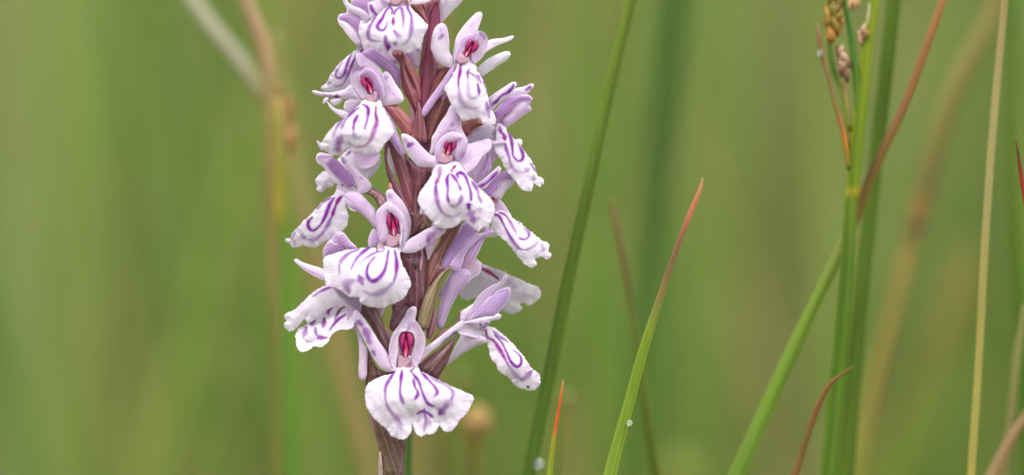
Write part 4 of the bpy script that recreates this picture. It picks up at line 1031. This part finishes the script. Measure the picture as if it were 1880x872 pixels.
# F6, left profile flower
f = flower("left middle flower in profile facing left, lilac hood, lip dotted at its base", "K",
           [(480, 320), (470, 365), (450, 400), (460, 440), (540, 440), (580, 520), (640, 540), (680, 500), (690, 420), (660, 380), (620, 340), (540, 300)], [(500, 340, 16), (640, 480, 14)], c=WHITE,
           stripes=[(4.2, 1, 1, [(488, 288), (497, 300)], lin((170, 20, 50))), (2.6, .9, .9, [(495, 376), (499, 382)], PURPLE), (2.6, .9, .9, [(522, 364), (526, 368)], PURPLE), (2, .9, .9, [(518, 315), (524, 330)], DARKRED), (2, .8, .8, [(545, 378), (550, 384)], PURPLE)])
part("petal", f, "K", [(298, 92), (312, 58), (340, 47), (380, 55), (430, 68), (450, 110), (440, 200), (500, 280), (520, 315), (478, 312), (440, 290), (402, 232), (362, 172), (312, 136)], [(310, 90, 22), (490, 300, 16)], c0=PALE, c1=WHITE, ew=3, dome=3, stripes=[(3.5, .7, .7, [(308, 92), (380, 86), (440, 95)], DEEP)])
part("hood", f, "K", [(372, 125), (400, 95), (450, 95), (505, 130), (565, 195), (612, 258), (640, 312), (622, 332), (578, 348), (532, 312), (482, 262), (440, 220), (395, 165)], [(390, 130, 24), (600, 310, 18)], c0=lin((184, 142, 200)), c1=DEEP, ew=2, dome=8, blobs=[(390, 130, 5, PALE, .6)], stripes=[(2.2, .8, .6, [(430, 92), (500, 120), (560, 180), (630, 290)], lin((120, 80, 160)))])
part("sepal", f, "K", [(505, 75), (545, 88), (600, 148), (680, 228), (742, 282), (768, 322), (757, 362), (712, 387), (660, 384), (640, 330), (610, 250), (560, 180), (515, 125)], [(520, 90, 16), (740, 340, 10)], c0=PALE, c1=WHITE, ew=3, dome=5, stripes=[(6, .8, .7, [(520, 100), (542, 140)], DEEP), (2.4, .6, .6, [(560, 150), (640, 250), (690, 260)], LILAC), (4, .5, .5, [(672, 258), (694, 265)], DEEP)])
part("spur", f, "K", [(550, 470), (545, 400), (600, 365), (670, 390), (740, 460), (806, 540), (815, 640), (803, 692), (740, 622), (650, 542), (580, 512)], [(580, 430, 10), (800, 650, 14)], c0=PALE, c1=PALE, fat=True, thick=9, blobs=[(730, 490, 12, LILAC, .8)], stripes=[(2.2, .7, .6, [(530, 400), (600, 455), (655, 530)], DEEP), (1.8, .7, .7, [(680, 400), (740, 465), (800, 540)], WHITE)])
part("lip", f, "K", [(452, 405), (470, 360), (520, 375), (546, 430), (552, 500), (572, 570), (566, 632), (532, 700), (462, 750), (372, 800), (290, 841), (225, 842), (192, 825), (156, 842), (110, 841), (70, 812), (40, 796), (42, 772), (76, 770), (110, 710), (180, 640), (250, 570), (320, 500), (390, 430)],
     [(500, 400, 18), (540, 600, 10), (300, 560, 34), (80, 790, 18), (300, 800, 22)], c0=WHITE, dome=4, jag=1.0, ripple=.9, step=1.8,
     stripes=[(5.6, 1, .9, [(515, 415), (480, 460), (455, 520), (435, 580)], MAGENTA), (5, .7, .4, [(430, 590), (385, 680), (330, 750), (280, 782), (230, 782)]), (5.4, .95, .8, [(452, 428), (412, 490), (378, 580), (340, 650), (282, 702), (240, 682), (234, 632), (268, 592)]), (3, .9, .7, [(430, 425), (370, 458), (312, 524)]), (2.6, .8, .7, [(125, 712), (92, 780)]), (5, .5, .5, [(175, 735), (205, 768)]), (4, .4, .4, [(118, 790), (118, 830)])])
part("ovary", f, "K", [(700, 388), (735, 370), (765, 342), (812, 356), (872, 400), (920, 470), (900, 540), (828, 512), (798, 450), (755, 405)], [(730, 380, 6), (880, 480, 22)], c0=lin((138, 96, 100)), c1=lin((120, 74, 84)), mat=M_BRACT, fat=True, thick=8, veins=.3, stripes=[(1.2, .8, .8, [(740, 380), (800, 410), (850, 480)], lin((206, 186, 190))), (1.2, .7, .7, [(765, 360), (830, 400), (880, 450)], lin((190, 160, 170)))])

# F8, centre left front flower
f = flower("middle front flower left of the stalk, tall hood with magenta throat and two broad lip lobes", "L",
           [(450, 380), (480, 250), (500, 170), (560, 180), (600, 280), (600, 380), (590, 430), (580, 470), (450, 470), (430, 420)], [(530, 300, 40), (520, 430, 50)])
throat(f, 722, 409, -.12, 1.0, 49, sx=1.02)
part("dorsal_sepal", f, "L", [(486, 60), (497, 36), (530, 28), (552, 55), (600, 108), (640, 178), (662, 250), (656, 330), (632, 382), (600, 390), (560, 280), (500, 170), (495, 110)], [(520, 50, 52), (640, 340, 38), (560, 180, 46)], c0=PALE, c1=WHITE, ew=3, dome=5, stripes=[(6, .5, .5, [(515, 65), (528, 85)], DEEP), (1.8, .7, .7, [(640, 200), (655, 280), (640, 360)], LILAC)])
part("petal", f, "L", [(440, 362), (418, 300), (413, 230), (425, 180), (460, 140), (505, 112), (540, 130), (530, 180), (498, 200), (488, 260), (500, 320), (492, 365), (470, 395), (445, 385)], [(430, 300, 56), (520, 140, 60)], c0=PALE, c1=LILAC * 1.05, ew=3, dome=4, stripes=[(2, .8, .5, [(430, 360), (418, 290), (425, 200)], DEEP)])
part("petal", f, "L", [(515, 130), (565, 150), (615, 215), (640, 300), (628, 380), (598, 430), (580, 395), (590, 330), (575, 250), (535, 200), (505, 175)], [(540, 160, 60), (600, 400, 50)], c0=PALE, c1=WHITE, ew=3, dome=4, stripes=[(2.4, .8, .8, [(600, 415), (605, 360), (608, 300)], lin((150, 110, 190))), (5, .35, .3, [(540, 170), (590, 260)], LILAC)])
part("sepal", f, "L", [(368, 425), (365, 370), (395, 305), (420, 318), (442, 370), (435, 410), (400, 430)], 34, c0=LILAC * 1.1, c1=PALE, dome=4)
part("sepal", f, "N", [(40, 505), (55, 440), (130, 370), (220, 318), (320, 258), (400, 222), (440, 205), (520, 225), (545, 275), (505, 322), (430, 362), (380, 402), (320, 442), (270, 482), (200, 517), (120, 527), (60, 518)], [(70, 480, 48), (480, 260, 62)], c0=PALE, c1=WHITE, dome=5, stripes=[(9, .7, .5, [(350, 395), (362, 345), (430, 295)], PURPLE), (6, .3, .3, [(420, 260), (520, 250)], PURPLE), (3, .4, .4, [(250, 440), (268, 436)], DEEP)])
part("petal", f, "N", [(318, 438), (380, 395), (500, 310), (530, 270), (560, 270), (520, 300), (455, 395), (400, 500), (352, 605), (333, 530)], 44, c0=PALE, c1=LILAC, dome=2)
part("petal", f, "N", [(385, 215), (410, 170), (440, 150), (450, 200), (420, 225)], 46, c0=PALE, c1=LILAC, dome=2)
part("lip", f, "L", [(445, 445), (400, 432), (300, 440), (200, 455), (110, 480), (62, 500), (50, 560), (62, 640), (72, 695), (110, 702), (140, 712), (180, 735), (215, 765), (270, 780), (302, 778), (312, 815), (370, 842), (440, 852), (520, 832), (600, 792), (650, 722), (658, 670), (625, 590), (592, 530), (582, 460), (560, 420), (500, 420)],
     [(510, 440, 52), (70, 600, 62), (180, 560, 76), (640, 680, 68), (460, 640, 92), (450, 840, 78), (240, 740, 88), (300, 620, 84)], c0=WHITE, dome=7, jag=.9, ripple=1.1, step=1.9,
     stripes=[(5, .85, .4, [(298, 448), (230, 475), (180, 520), (162, 570), (165, 615)]), (5, .95, .7, [(425, 462), (420, 430), (380, 430), (310, 480), (270, 530), (245, 585)]), (3, .9, .5, [(472, 455), (400, 475), (330, 520), (290, 550)]), (5.6, .85, .9, [(410, 500), (365, 555), (355, 620), (385, 665), (430, 652), (480, 585), (505, 455)]), (5.6, .9, .8, [(548, 455), (562, 540), (556, 620), (542, 668)]),
              (6, .5, .35, [(535, 680), (480, 730), (420, 758), (370, 755), (338, 738)]), (9, .7, .7, [(300, 630), (322, 685)]), (10, .45, .6, [(262, 662), (215, 690), (228, 740)]), (4, .9, .9, [(450, 398), (462, 425), (475, 445)], MAGENTA)])
part("sepal", f, "L", [(55, 505), (48, 455), (80, 395), (112, 368), (140, 328), (190, 328), (240, 388), (285, 440), (200, 465), (90, 500)], [(60, 480, 22), (260, 430, 36)], c0=LILAC, c1=PALE, dome=6, ripple=1.5, stripes=[(2.4, .9, .9, [(100, 385), (130, 408), (150, 412)], WHITE * 1.1), (3, .5, .5, [(150, 370), (200, 440)], DEEP)])  # white streak is a highlight painted on the lilac sepal
part("sepal", f, "M", [(90, 66), (108, 54), (140, 74), (200, 95), (260, 113), (310, 140), (310, 198), (240, 178), (170, 138), (120, 98)], [(100, 60, 8), (300, 160, 22)], c0=PALE, c1=WHITE, dome=3, stripes=[(2.2, .7, .7, [(130, 98), (200, 138), (270, 165)], DEEP)])
part("spur", f, "M", [(345, 235), (400, 255), (470, 290), (535, 320), (534, 412), (495, 402), (440, 340), (380, 292)], [(400, 270, 44), (520, 390, 40)], c0=lin((206, 190, 208)), c1=LILAC, fat=True, thick=8)
part("petal", f, "X", [(255, 110), (325, 95), (318, 140), (300, 190), (290, 200), (275, 150)], 30, c0=PALE, c1=LILAC, dome=2)

# F9, bottom left flower
f = flower("bottom left flower pointing down left, seen partly from behind", "M",
           [(440, 365), (500, 395), (520, 470), (505, 520), (470, 510), (440, 440)], 36, c=PALE)
part("lip", f, "M", [(350, 236), (300, 233), (230, 268), (160, 328), (100, 390), (48, 410), (22, 440), (40, 468), (22, 492), (45, 528), (66, 542), (112, 510), (150, 465), (172, 440), (162, 462), (190, 480), (232, 452), (300, 402), (362, 372), (450, 365), (410, 310)], [(60, 470, 12), (400, 300, 30)], c0=WHITE, dome=5, jag=1, stripes=[(3.6, .95, .6, [(342, 240), (280, 265), (215, 305)]), (4, .25, .2, [(160, 350), (110, 390)], LILAC), (4, .2, .2, [(180, 440), (200, 370)], LILAC)])
part("lip", f, "M", [(455, 362), (380, 368), (320, 390), (260, 430), (210, 460), (158, 500), (118, 520), (99, 560), (103, 590), (106, 625), (120, 660), (152, 676), (205, 650), (222, 635), (272, 642), (312, 610), (342, 560), (392, 528), (455, 522), (485, 508), (495, 460), (495, 400)], [(130, 600, 26), (470, 450, 38), (300, 480, 22)], c0=WHITE, c1=WHITE, dome=-5, jag=.9, ripple=1.2, step=1.8,
     stripes=[(4.2, .95, .9, [(482, 384), (440, 420), (380, 462), (328, 528)]), (3.4, .9, .9, [(450, 364), (400, 390), (360, 460)], lin((130, 50, 120))), (5.5, .9, .8, [(345, 380), (318, 405), (322, 428)], MAGENTA), (6, .8, .8, [(292, 452), (284, 510)]), (3.4, 1, 1, [(299, 470), (303, 478)], lin((170, 30, 40))), (5, .7, .7, [(228, 468), (198, 492)]), (7, .7, .5, [(172, 512), (155, 580)]), (5.5, .7, .8, [(232, 518), (246, 572), (310, 580)]), (1.8, .8, .6, [(310, 395), (380, 370), (450, 364)], lin((150, 60, 120)))])
part("lip_lobe", f, "M", [(180, 560), (205, 545), (240, 570), (235, 610), (200, 620), (165, 600), (160, 575)], 34, c0=WHITE, dome=4)
part("spur", f, "M", [(488, 495), (515, 590), (524, 700), (519, 800), (530, 855), (555, 864), (575, 832), (579, 740), (578, 660), (552, 610), (512, 500)], [(500, 510, 32), (550, 840, 36)], c0=lin((220, 202, 218)), c1=PALE, fat=True, thick=7)

# F7, right middle profile flower
f = flower("right middle flower in profile, narrow striped lip ending in three ragged lobes", "J",
           [(165, 290), (200, 285), (232, 310), (238, 345), (230, 400), (260, 430), (200, 440), (180, 400), (175, 340)], 2, c=PINK, stripes=[(5, .9, .9, [(180, 300), (190, 312)], lin((180, 30, 60))), (4, .6, .6, [(195, 318), (210, 330)], lin((200, 100, 110)))])
part("sepal", f, "I", [(85, 760), (100, 735), (160, 688), (230, 630), (290, 580), (322, 553), (348, 575), (342, 612), (300, 662), (240, 722), (190, 780), (140, 800)], [(110, 760, 30), (340, 570, 22)], c0=lin((206, 192, 214)), c1=PALE, dome=4, stripes=[(4.4, .9, .9, [(100, 765), (125, 768), (180, 740), (240, 690), (312, 612)])])
part("hood", f, "I", [(155, 830), (210, 760), (270, 700), (330, 640), (402, 598), (442, 608), (472, 650), (462, 686), (400, 692), (352, 712), (322, 762), (292, 822), (255, 880), (200, 880)], [(180, 830, 20), (450, 640, 14)], c0=lin((186, 146, 204)), c1=DEEP, ew=2, dome=8, stripes=[(1.6, .9, .7, [(255, 870), (300, 800), (340, 715), (400, 690), (465, 685)], lin((140, 60, 130)))])
part("petal", f, "I", [(440, 684), (480, 678), (502, 720), (452, 770), (402, 812), (372, 862), (335, 905), (262, 880), (300, 812), (330, 740), (370, 698)], [(290, 860, 8), (480, 700, 6)], c0=PALE, c1=WHITE, dome=5)
part("petal", f, "J", [(228, 322), (245, 318), (285, 370), (328, 442), (330, 470), (280, 450), (220, 415), (200, 380)], -8, c0=PALE, c1=WHITE, dome=3)
part("lip", f, "J", [(190, 420), (230, 402), (280, 412), (330, 455), (390, 490), (450, 540), (512, 590), (560, 628), (598, 640), (616, 665), (610, 697), (632, 740), (612, 771), (580, 765), (562, 750), (530, 757), (510, 775), (522, 795), (512, 820), (485, 834), (440, 817), (400, 780), (370, 740), (330, 690), (290, 640), (240, 600), (208, 570), (180, 530), (176, 480), (182, 440)],
     [(230, 430, 10), (440, 540, 2), (190, 520, 8), (380, 640, 22), (600, 700, 4), (470, 800, 14)], c0=WHITE, dome=4, jag=1.3, ripple=.9, step=1.8,
     stripes=[(4.8, 1, .6, [(190, 427), (230, 440), (265, 500), (300, 570), (345, 640), (390, 690), (440, 700)]), (4.4, .5, .3, [(445, 700), (490, 675), (535, 635)]), (4.2, .95, .5, [(235, 415), (280, 435), (320, 490), (350, 545), (372, 582)], MAGENTA), (3.8, .8, .7, [(388, 610), (430, 622), (462, 590), (450, 555), (422, 535)]), (2.6, .9, .9, [(375, 490), (396, 505)]), (4, .5, .4, [(560, 660), (575, 712)]), (1.6, .35, .35, [(370, 735), (440, 757), (520, 745), (560, 700)], lin((150, 140, 160)))])
part("petal", f, "J", [(150, 540), (185, 515), (218, 590), (190, 605), (125, 602), (140, 570)], -6, c0=lin((236, 234, 240)), dome=2)

# F10, right rear flower below
f = flower("right flower turned away from the view, thick lilac spur and a lip reaching right behind", "O",
           [(215, 180), (330, 160), (400, 110), (470, 75), (525, 115), (545, 180), (520, 250), (440, 300), (400, 345), (300, 350), (240, 260)], [(350, 220, 12), (500, 150, 6)], c=lin((216, 196, 212)), dome=3, blobs=[(450, 170, 6, PINK, .6)])
part("petal", f, "N", [(762, 175), (700, 265), (640, 350), (580, 460), (530, 560), (500, 650), (512, 702), (560, 708), (605, 665), (680, 570), (760, 460), (830, 370), (900, 310), (945, 262), (960, 190), (880, 150)], [(530, 670, 36), (850, 230, 30)], c0=lin((194, 160, 214)), c1=LILAC, ew=3, dome=6)
part("petal", f, "N", [(1094, 268), (1060, 262), (1000, 290), (900, 312), (820, 362), (760, 425), (700, 500), (640, 590), (602, 660), (618, 702), (660, 724), (705, 715), (745, 640), (765, 560), (805, 490), (870, 422), (950, 352), (1010, 332), (1060, 318), (1092, 292)], [(650, 690, 40), (1080, 280, 22)], c0=lin((212, 186, 222)), c1=LILAC, ew=3, dome=5, stripes=[(1.8, .6, .6, [(800, 390), (880, 330), (960, 300)], WHITE), (3, .5, .5, [(1010, 300), (1080, 280)], DEEP)])
part("hood", f, "N", [(1040, 180), (1030, 290), (980, 400), (930, 510), (885, 592), (820, 665), (780, 705), (720, 705), (730, 650), (750, 570), (820, 480), (900, 380), (960, 320), (980, 200)], [(760, 680, 24), (1020, 250, 16)], c0=LILAC, c1=DEEP, ew=3, dome=6, blobs=[(780, 620, 12, lin((196, 160, 182)), .8)])
part("spur", f, "O", [(255, 190), (350, 180), (430, 240), (410, 320), (345, 415), (292, 480), (240, 570), (190, 680), (152, 790), (120, 838), (90, 838), (64, 800), (64, 740), (90, 600), (130, 460), (190, 310), (235, 230)], [(330, 260, 20), (100, 800, 14)], c0=lin((216, 190, 224)), c1=LILAC * 1.08, fat=True, thick=11, ew=3)
part("petal", f, "O", [(252, 200), (200, 260), (130, 370), (80, 460), (72, 492), (125, 492), (165, 380), (225, 280)], -10, c0=lin((226, 224, 232)), dome=3)
part("lip", f, "O", [(470, 82), (520, 115), (600, 158), (700, 188), (800, 233), (900, 278), (1000, 324), (1080, 368), (1140, 373), (1176, 420), (1180, 470), (1142, 532), (1072, 572), (1045, 592), (1010, 562), (960, 572), (974, 612), (932, 657), (862, 672), (790, 652), (740, 625), (640, 570), (520, 500), (450, 512), (400, 522), (340, 502), (308, 460), (330, 400), (400, 320), (440, 250), (430, 170)],
     [(480, 120, 2), (1150, 450, -50), (900, 640, -60), (380, 480, -55), (700, 300, -22)], c0=lin((228, 224, 232)), c1=WHITE, dome=5, jag=1.1, ripple=1.5,
     stripes=[(5.5, .9, .95, [(515, 182), (600, 215), (660, 250), (728, 302)], lin((160, 40, 120))), (4, .35, .35, [(600, 190), (700, 230), (770, 280)], lin((160, 160, 160))), (8, .35, .4, [(820, 320), (850, 345)], DEEP), (8, .5, .4, [(890, 375), (905, 390)], DEEP), (6, .35, .35, [(1010, 390), (1000, 470)], LILAC), (2.2, .5, .5, [(560, 130), (700, 190), (900, 290)], lin((200, 150, 210))), (12, .25, .2, [(540, 300), (640, 350)], LILAC)])

# F11, lower right profile flower
f = flower("lower right flower in profile, pale lilac hood raised and long lip hanging to the right", "Q",
           [(185, 410), (205, 365), (250, 350), (330, 370), (400, 385), (440, 395), (450, 430), (410, 500), (330, 475), (240, 450), (210, 440)], [(250, 400, 40), (420, 430, 26)], c=WHITE * .96)
part("sepal", f, "Q", [(222, 360), (224, 290), (260, 260), (320, 225), (345, 250), (300, 345), (260, 365)], 30, c0=PALE, c1=WHITE, dome=3)
part("dorsal_sepal", f, "Q", [(272, 350), (285, 290), (318, 220), (368, 150), (440, 98), (508, 68), (536, 20), (558, 12), (558, 45), (525, 92), (480, 140), (430, 210), (360, 300), (310, 355)], [(290, 330, 38), (550, 30, 28)], c0=lin((194, 176, 200)), c1=lin((170, 146, 180)), ew=2.6, dome=5, stripes=[(1.5, .5, .5, [(300, 330), (360, 220), (450, 120)], DEEP)])
part("hood", f, "Q", [(290, 345), (330, 280), (395, 210), (465, 150), (540, 112), (578, 112), (584, 160), (562, 212), (512, 272), (472, 325), (400, 335)], [(330, 330, 42), (570, 130, 32)], c0=lin((192, 164, 208)), c1=lin((190, 170, 204)), ew=2.4, dome=9, stripes=[(2, .8, .6, [(320, 300), (380, 220), (450, 160), (560, 122)], lin((140, 96, 160))), (1.3, .5, .5, [(350, 320), (430, 230), (540, 150)], DEEP)])
part("petal", f, "Q", [(242, 365), (300, 345), (400, 322), (460, 318), (482, 300), (512, 304), (518, 322), (492, 345), (445, 352), (420, 385), (370, 415), (330, 400), (280, 385)], [(260, 370, 46), (505, 315, 38)], c0=WHITE, c1=WHITE, dome=4, stripes=[(4.5, .6, .5, [(262, 372), (330, 372), (380, 355)], DEEP), (4.2, .5, .6, [(360, 408), (420, 380), (400, 370)], PURPLE), (3.5, 1, 1, [(358, 378), (368, 378)], lin((70, 10, 40)))])
part("spur", f, "Q", [(225, 440), (212, 475), (180, 535), (150, 600), (112, 682), (130, 672), (180, 630), (260, 578), (330, 540), (402, 512), (400, 470), (300, 440)], [(350, 480, 24), (120, 670, 14)], c0=lin((216, 204, 218)), c1=WHITE, ew=2, fat=True, thick=8)
part("lip", f, "Q", [(395, 395), (430, 388), (500, 425), (560, 478), (620, 540), (672, 600), (720, 670), (745, 700), (782, 730), (802, 770), (797, 812), (770, 842), (740, 857), (690, 852), (640, 836), (600, 802), (580, 772), (530, 740), (490, 702), (480, 670), (440, 622), (430, 570), (415, 530), (395, 480), (385, 440)],
     [(420, 410, 28), (600, 520, 18), (450, 600, 24), (580, 640, 38), (780, 790, 20), (620, 820, 24)], c0=WHITE, dome=4, jag=1.2, ripple=.7, step=1.8,
     stripes=[(5.2, .8, .85, [(403, 420), (415, 470), (460, 495), (500, 550), (540, 620), (570, 680)], MAGENTA), (4.2, .9, .9, [(470, 455), (520, 510), (555, 580), (588, 650), (630, 685), (660, 660), (655, 610), (603, 563)]), (3, .9, .6, [(458, 428), (500, 462), (572, 508)]), (5, .4, .4, [(578, 682), (620, 745), (665, 780)]), (6.5, .45, .7, [(665, 780), (700, 757), (738, 715)]), (3.8, 1, 1, [(706, 826), (718, 836)], lin((90, 16, 30)))])

# F12, lowest front flower
f = flower("lowest front flower with a fan shaped three lobed lip and dark twin anthers", "R",
           [(500, 745), (480, 680), (520, 560), (545, 400), (590, 290), (650, 260), (730, 300), (775, 400), (770, 540), (750, 640), (795, 700), (780, 760), (640, 770)], [(650, 450, 40), (640, 740, 52)])
throat(f, 746, 631.5, 0, 1.0, 46)
part("dorsal_sepal", f, "R", [(520, 330), (545, 270), (600, 185), (640, 130), (670, 65), (712, 22), (755, 14), (778, 42), (774, 105), (764, 180), (800, 230), (780, 320), (700, 340), (600, 330)], [(740, 30, 52), (660, 300, 42)], c0=PALE, c1=WHITE, dome=4, stripes=[(5, .35, .35, [(700, 110), (715, 75)], DEEP)])
part("petal", f, "R", [(500, 700), (470, 620), (461, 520), (472, 430), (500, 335), (545, 265), (610, 215), (665, 205), (662, 285), (605, 305), (572, 360), (565, 450), (570, 520), (555, 580), (545, 650), (535, 740)], [(480, 500, 58), (640, 230, 58), (530, 700, 52)], c0=PALE, c1=WHITE, ew=3.5, dome=-3, stripes=[(2.2, .7, .8, [(482, 680), (478, 560), (500, 440), (540, 350), (620, 290)], LILAC * .9)])
part("petal", f, "R", [(650, 285), (655, 210), (700, 185), (768, 182), (800, 215), (836, 275), (870, 340), (880, 425), (864, 510), (830, 605), (790, 672), (750, 700), (715, 650), (722, 560), (752, 470), (758, 380), (722, 312)], [(740, 220, 60), (860, 450, 58), (780, 670, 50)], c0=PALE, c1=WHITE, ew=3.5, dome=-3, stripes=[(5, .35, .3, [(670, 260), (740, 230), (800, 270)], LILAC), (1.8, .7, .7, [(790, 665), (830, 590)], DEEP), (10, .3, .3, [(800, 350), (800, 480)], lin((222, 190, 206)))])
part("sepal", f, "R", [(500, 755), (400, 742), (342, 692), (282, 602), (212, 472), (142, 332), (82, 202), (50, 120), (60, 70), (90, 55), (140, 100), (200, 185), (270, 288), (340, 398), (410, 498), (460, 578), (500, 650)], [(80, 120, 58), (470, 700, 50)], c0=PALE, c1=WHITE, dome=5, stripes=[(7, .6, .7, [(95, 180), (150, 222)]), (9, .6, .6, [(175, 262), (215, 330), (238, 425)]), (5, .6, .6, [(272, 512), (300, 572)])])
part("sepal", f, "R", [(788, 674), (830, 640), (920, 552), (1050, 452), (1180, 352), (1262, 300), (1318, 245), (1320, 190), (1270, 186), (1190, 248), (1080, 330), (950, 430), (868, 490), (848, 545), (822, 610)], [(810, 650, 48), (1290, 230, 44)], c0=WHITE, c1=PALE, dome=4, stripes=[(3.6, .5, .8, [(1060, 450), (1150, 370), (1240, 300)])])
part("lip", f, "S", [(270, 62), (285, 20), (340, 10), (400, 20), (470, 25), (480, 45), (540, 72), (610, 108), (700, 152), (780, 188), (860, 222), (898, 240), (905, 275), (882, 315), (872, 350), (830, 402), (800, 425), (782, 455), (747, 507), (700, 527), (655, 508), (632, 472), (615, 512), (580, 542), (540, 546), (490, 562), (452, 542), (432, 500), (420, 460), (408, 525), (372, 576), (330, 587), (262, 562), (220, 512), (150, 452), (90, 388), (58, 330), (46, 270), (45, 215), (55, 165), (110, 116), (190, 84)],
     [(350, 30, 52), (80, 260, 66), (250, 250, 92), (330, 570, 84), (500, 540, 84), (500, 250, 84), (650, 250, 88), (880, 280, 62), (720, 500, 80), (420, 430, 78), (630, 450, 78)], c0=WHITE, dome=5, jag=.9, ripple=1.4, step=1.8,
     stripes=[(4.8, .9, .35, [(285, 45), (240, 110), (206, 180), (210, 290), (240, 355), (290, 410), (335, 470)]), (5.2, .95, .7, [(337, 42), (328, 120), (322, 220), (348, 305)]), (4, .9, .95, [(425, 108), (440, 170), (464, 220), (438, 270)]), (4.4, .9, .9, [(418, 62), (470, 130), (500, 220), (540, 300), (592, 326)]), (4.4, .85, .8, [(488, 52), (550, 120), (600, 175), (618, 215), (592, 248)]),
              (4, .6, .6, [(560, 90), (620, 125), (690, 160), (740, 212), (730, 270)]), (8, .35, .8, [(725, 275), (690, 320), (636, 382)]), (4, .8, .8, [(456, 388), (512, 362), (582, 412)]), (5, .8, .35, [(512, 350), (525, 440), (512, 520)]), (5, .35, .3, [(482, 400), (465, 445)]), (5, .4, .3, [(535, 420), (560, 465)]), (3.4, .9, .9, [(445, 5), (425, 30), (403, 52)], lin((130, 40, 130))), (8, .3, .3, [(300, 400), (330, 500)])],
     blobs=[(420, 340, 14, lin((200, 200, 204)), .4)])

# small dark insect clinging to the stalk
def insect():
    root = bpy.data.objects.new("insect", None); link(root); root.location = P(763, 488, 49)
    tag(root, "tiny black insect clinging to the maroon stalk right of the middle front flower", "insect")
    m = bpy.data.materials.new("chitin"); m.use_nodes = True
    n = m.node_tree; b = n.nodes["Principled BSDF"]; b.inputs["Roughness"].default_value = .3
    no = n.nodes.new("ShaderNodeTexNoise"); no.inputs["Scale"].default_value = 9000
    cr = n.nodes.new("ShaderNodeValToRGB"); cr.color_ramp.elements[0].color = (.006, .005, .004, 1); cr.color_ramp.elements[1].color = (.02, .015, .012, 1)
    n.links.new(no.outputs[0], cr.inputs[0]); n.links.new(cr.outputs[0], b.inputs["Base Color"])
    tube("abdomen", root, [P(760, 478, 48), P(762, 484, 49), P(763, 490, 49), P(762, 495, 48)], [.6 * PX, 2.2 * PX, 2.2 * PX, .6 * PX], [(.01, .01, .01)] * 4, m, origin=root.location, seg=10)
    tube("head", root, [P(758, 474, 48), P(759, 477, 49), P(760, 479, 48)], [.5 * PX, 1.5 * PX, .6 * PX], [(.01, .01, .01)] * 3, m, origin=root.location, seg=8)
    for s in (-1, 1):
        for k in range(3):
            y = 480 + k * 4
            tube("leg", root, [P(762, y, 48), P(762 + s * 4, y - 1, 49), P(762 + s * 6, y + 3, 45)], [.4 * PX, .35 * PX, .25 * PX], [(.01, .01, .01)] * 3, m, origin=root.location, seg=5, sub=3)


insect()
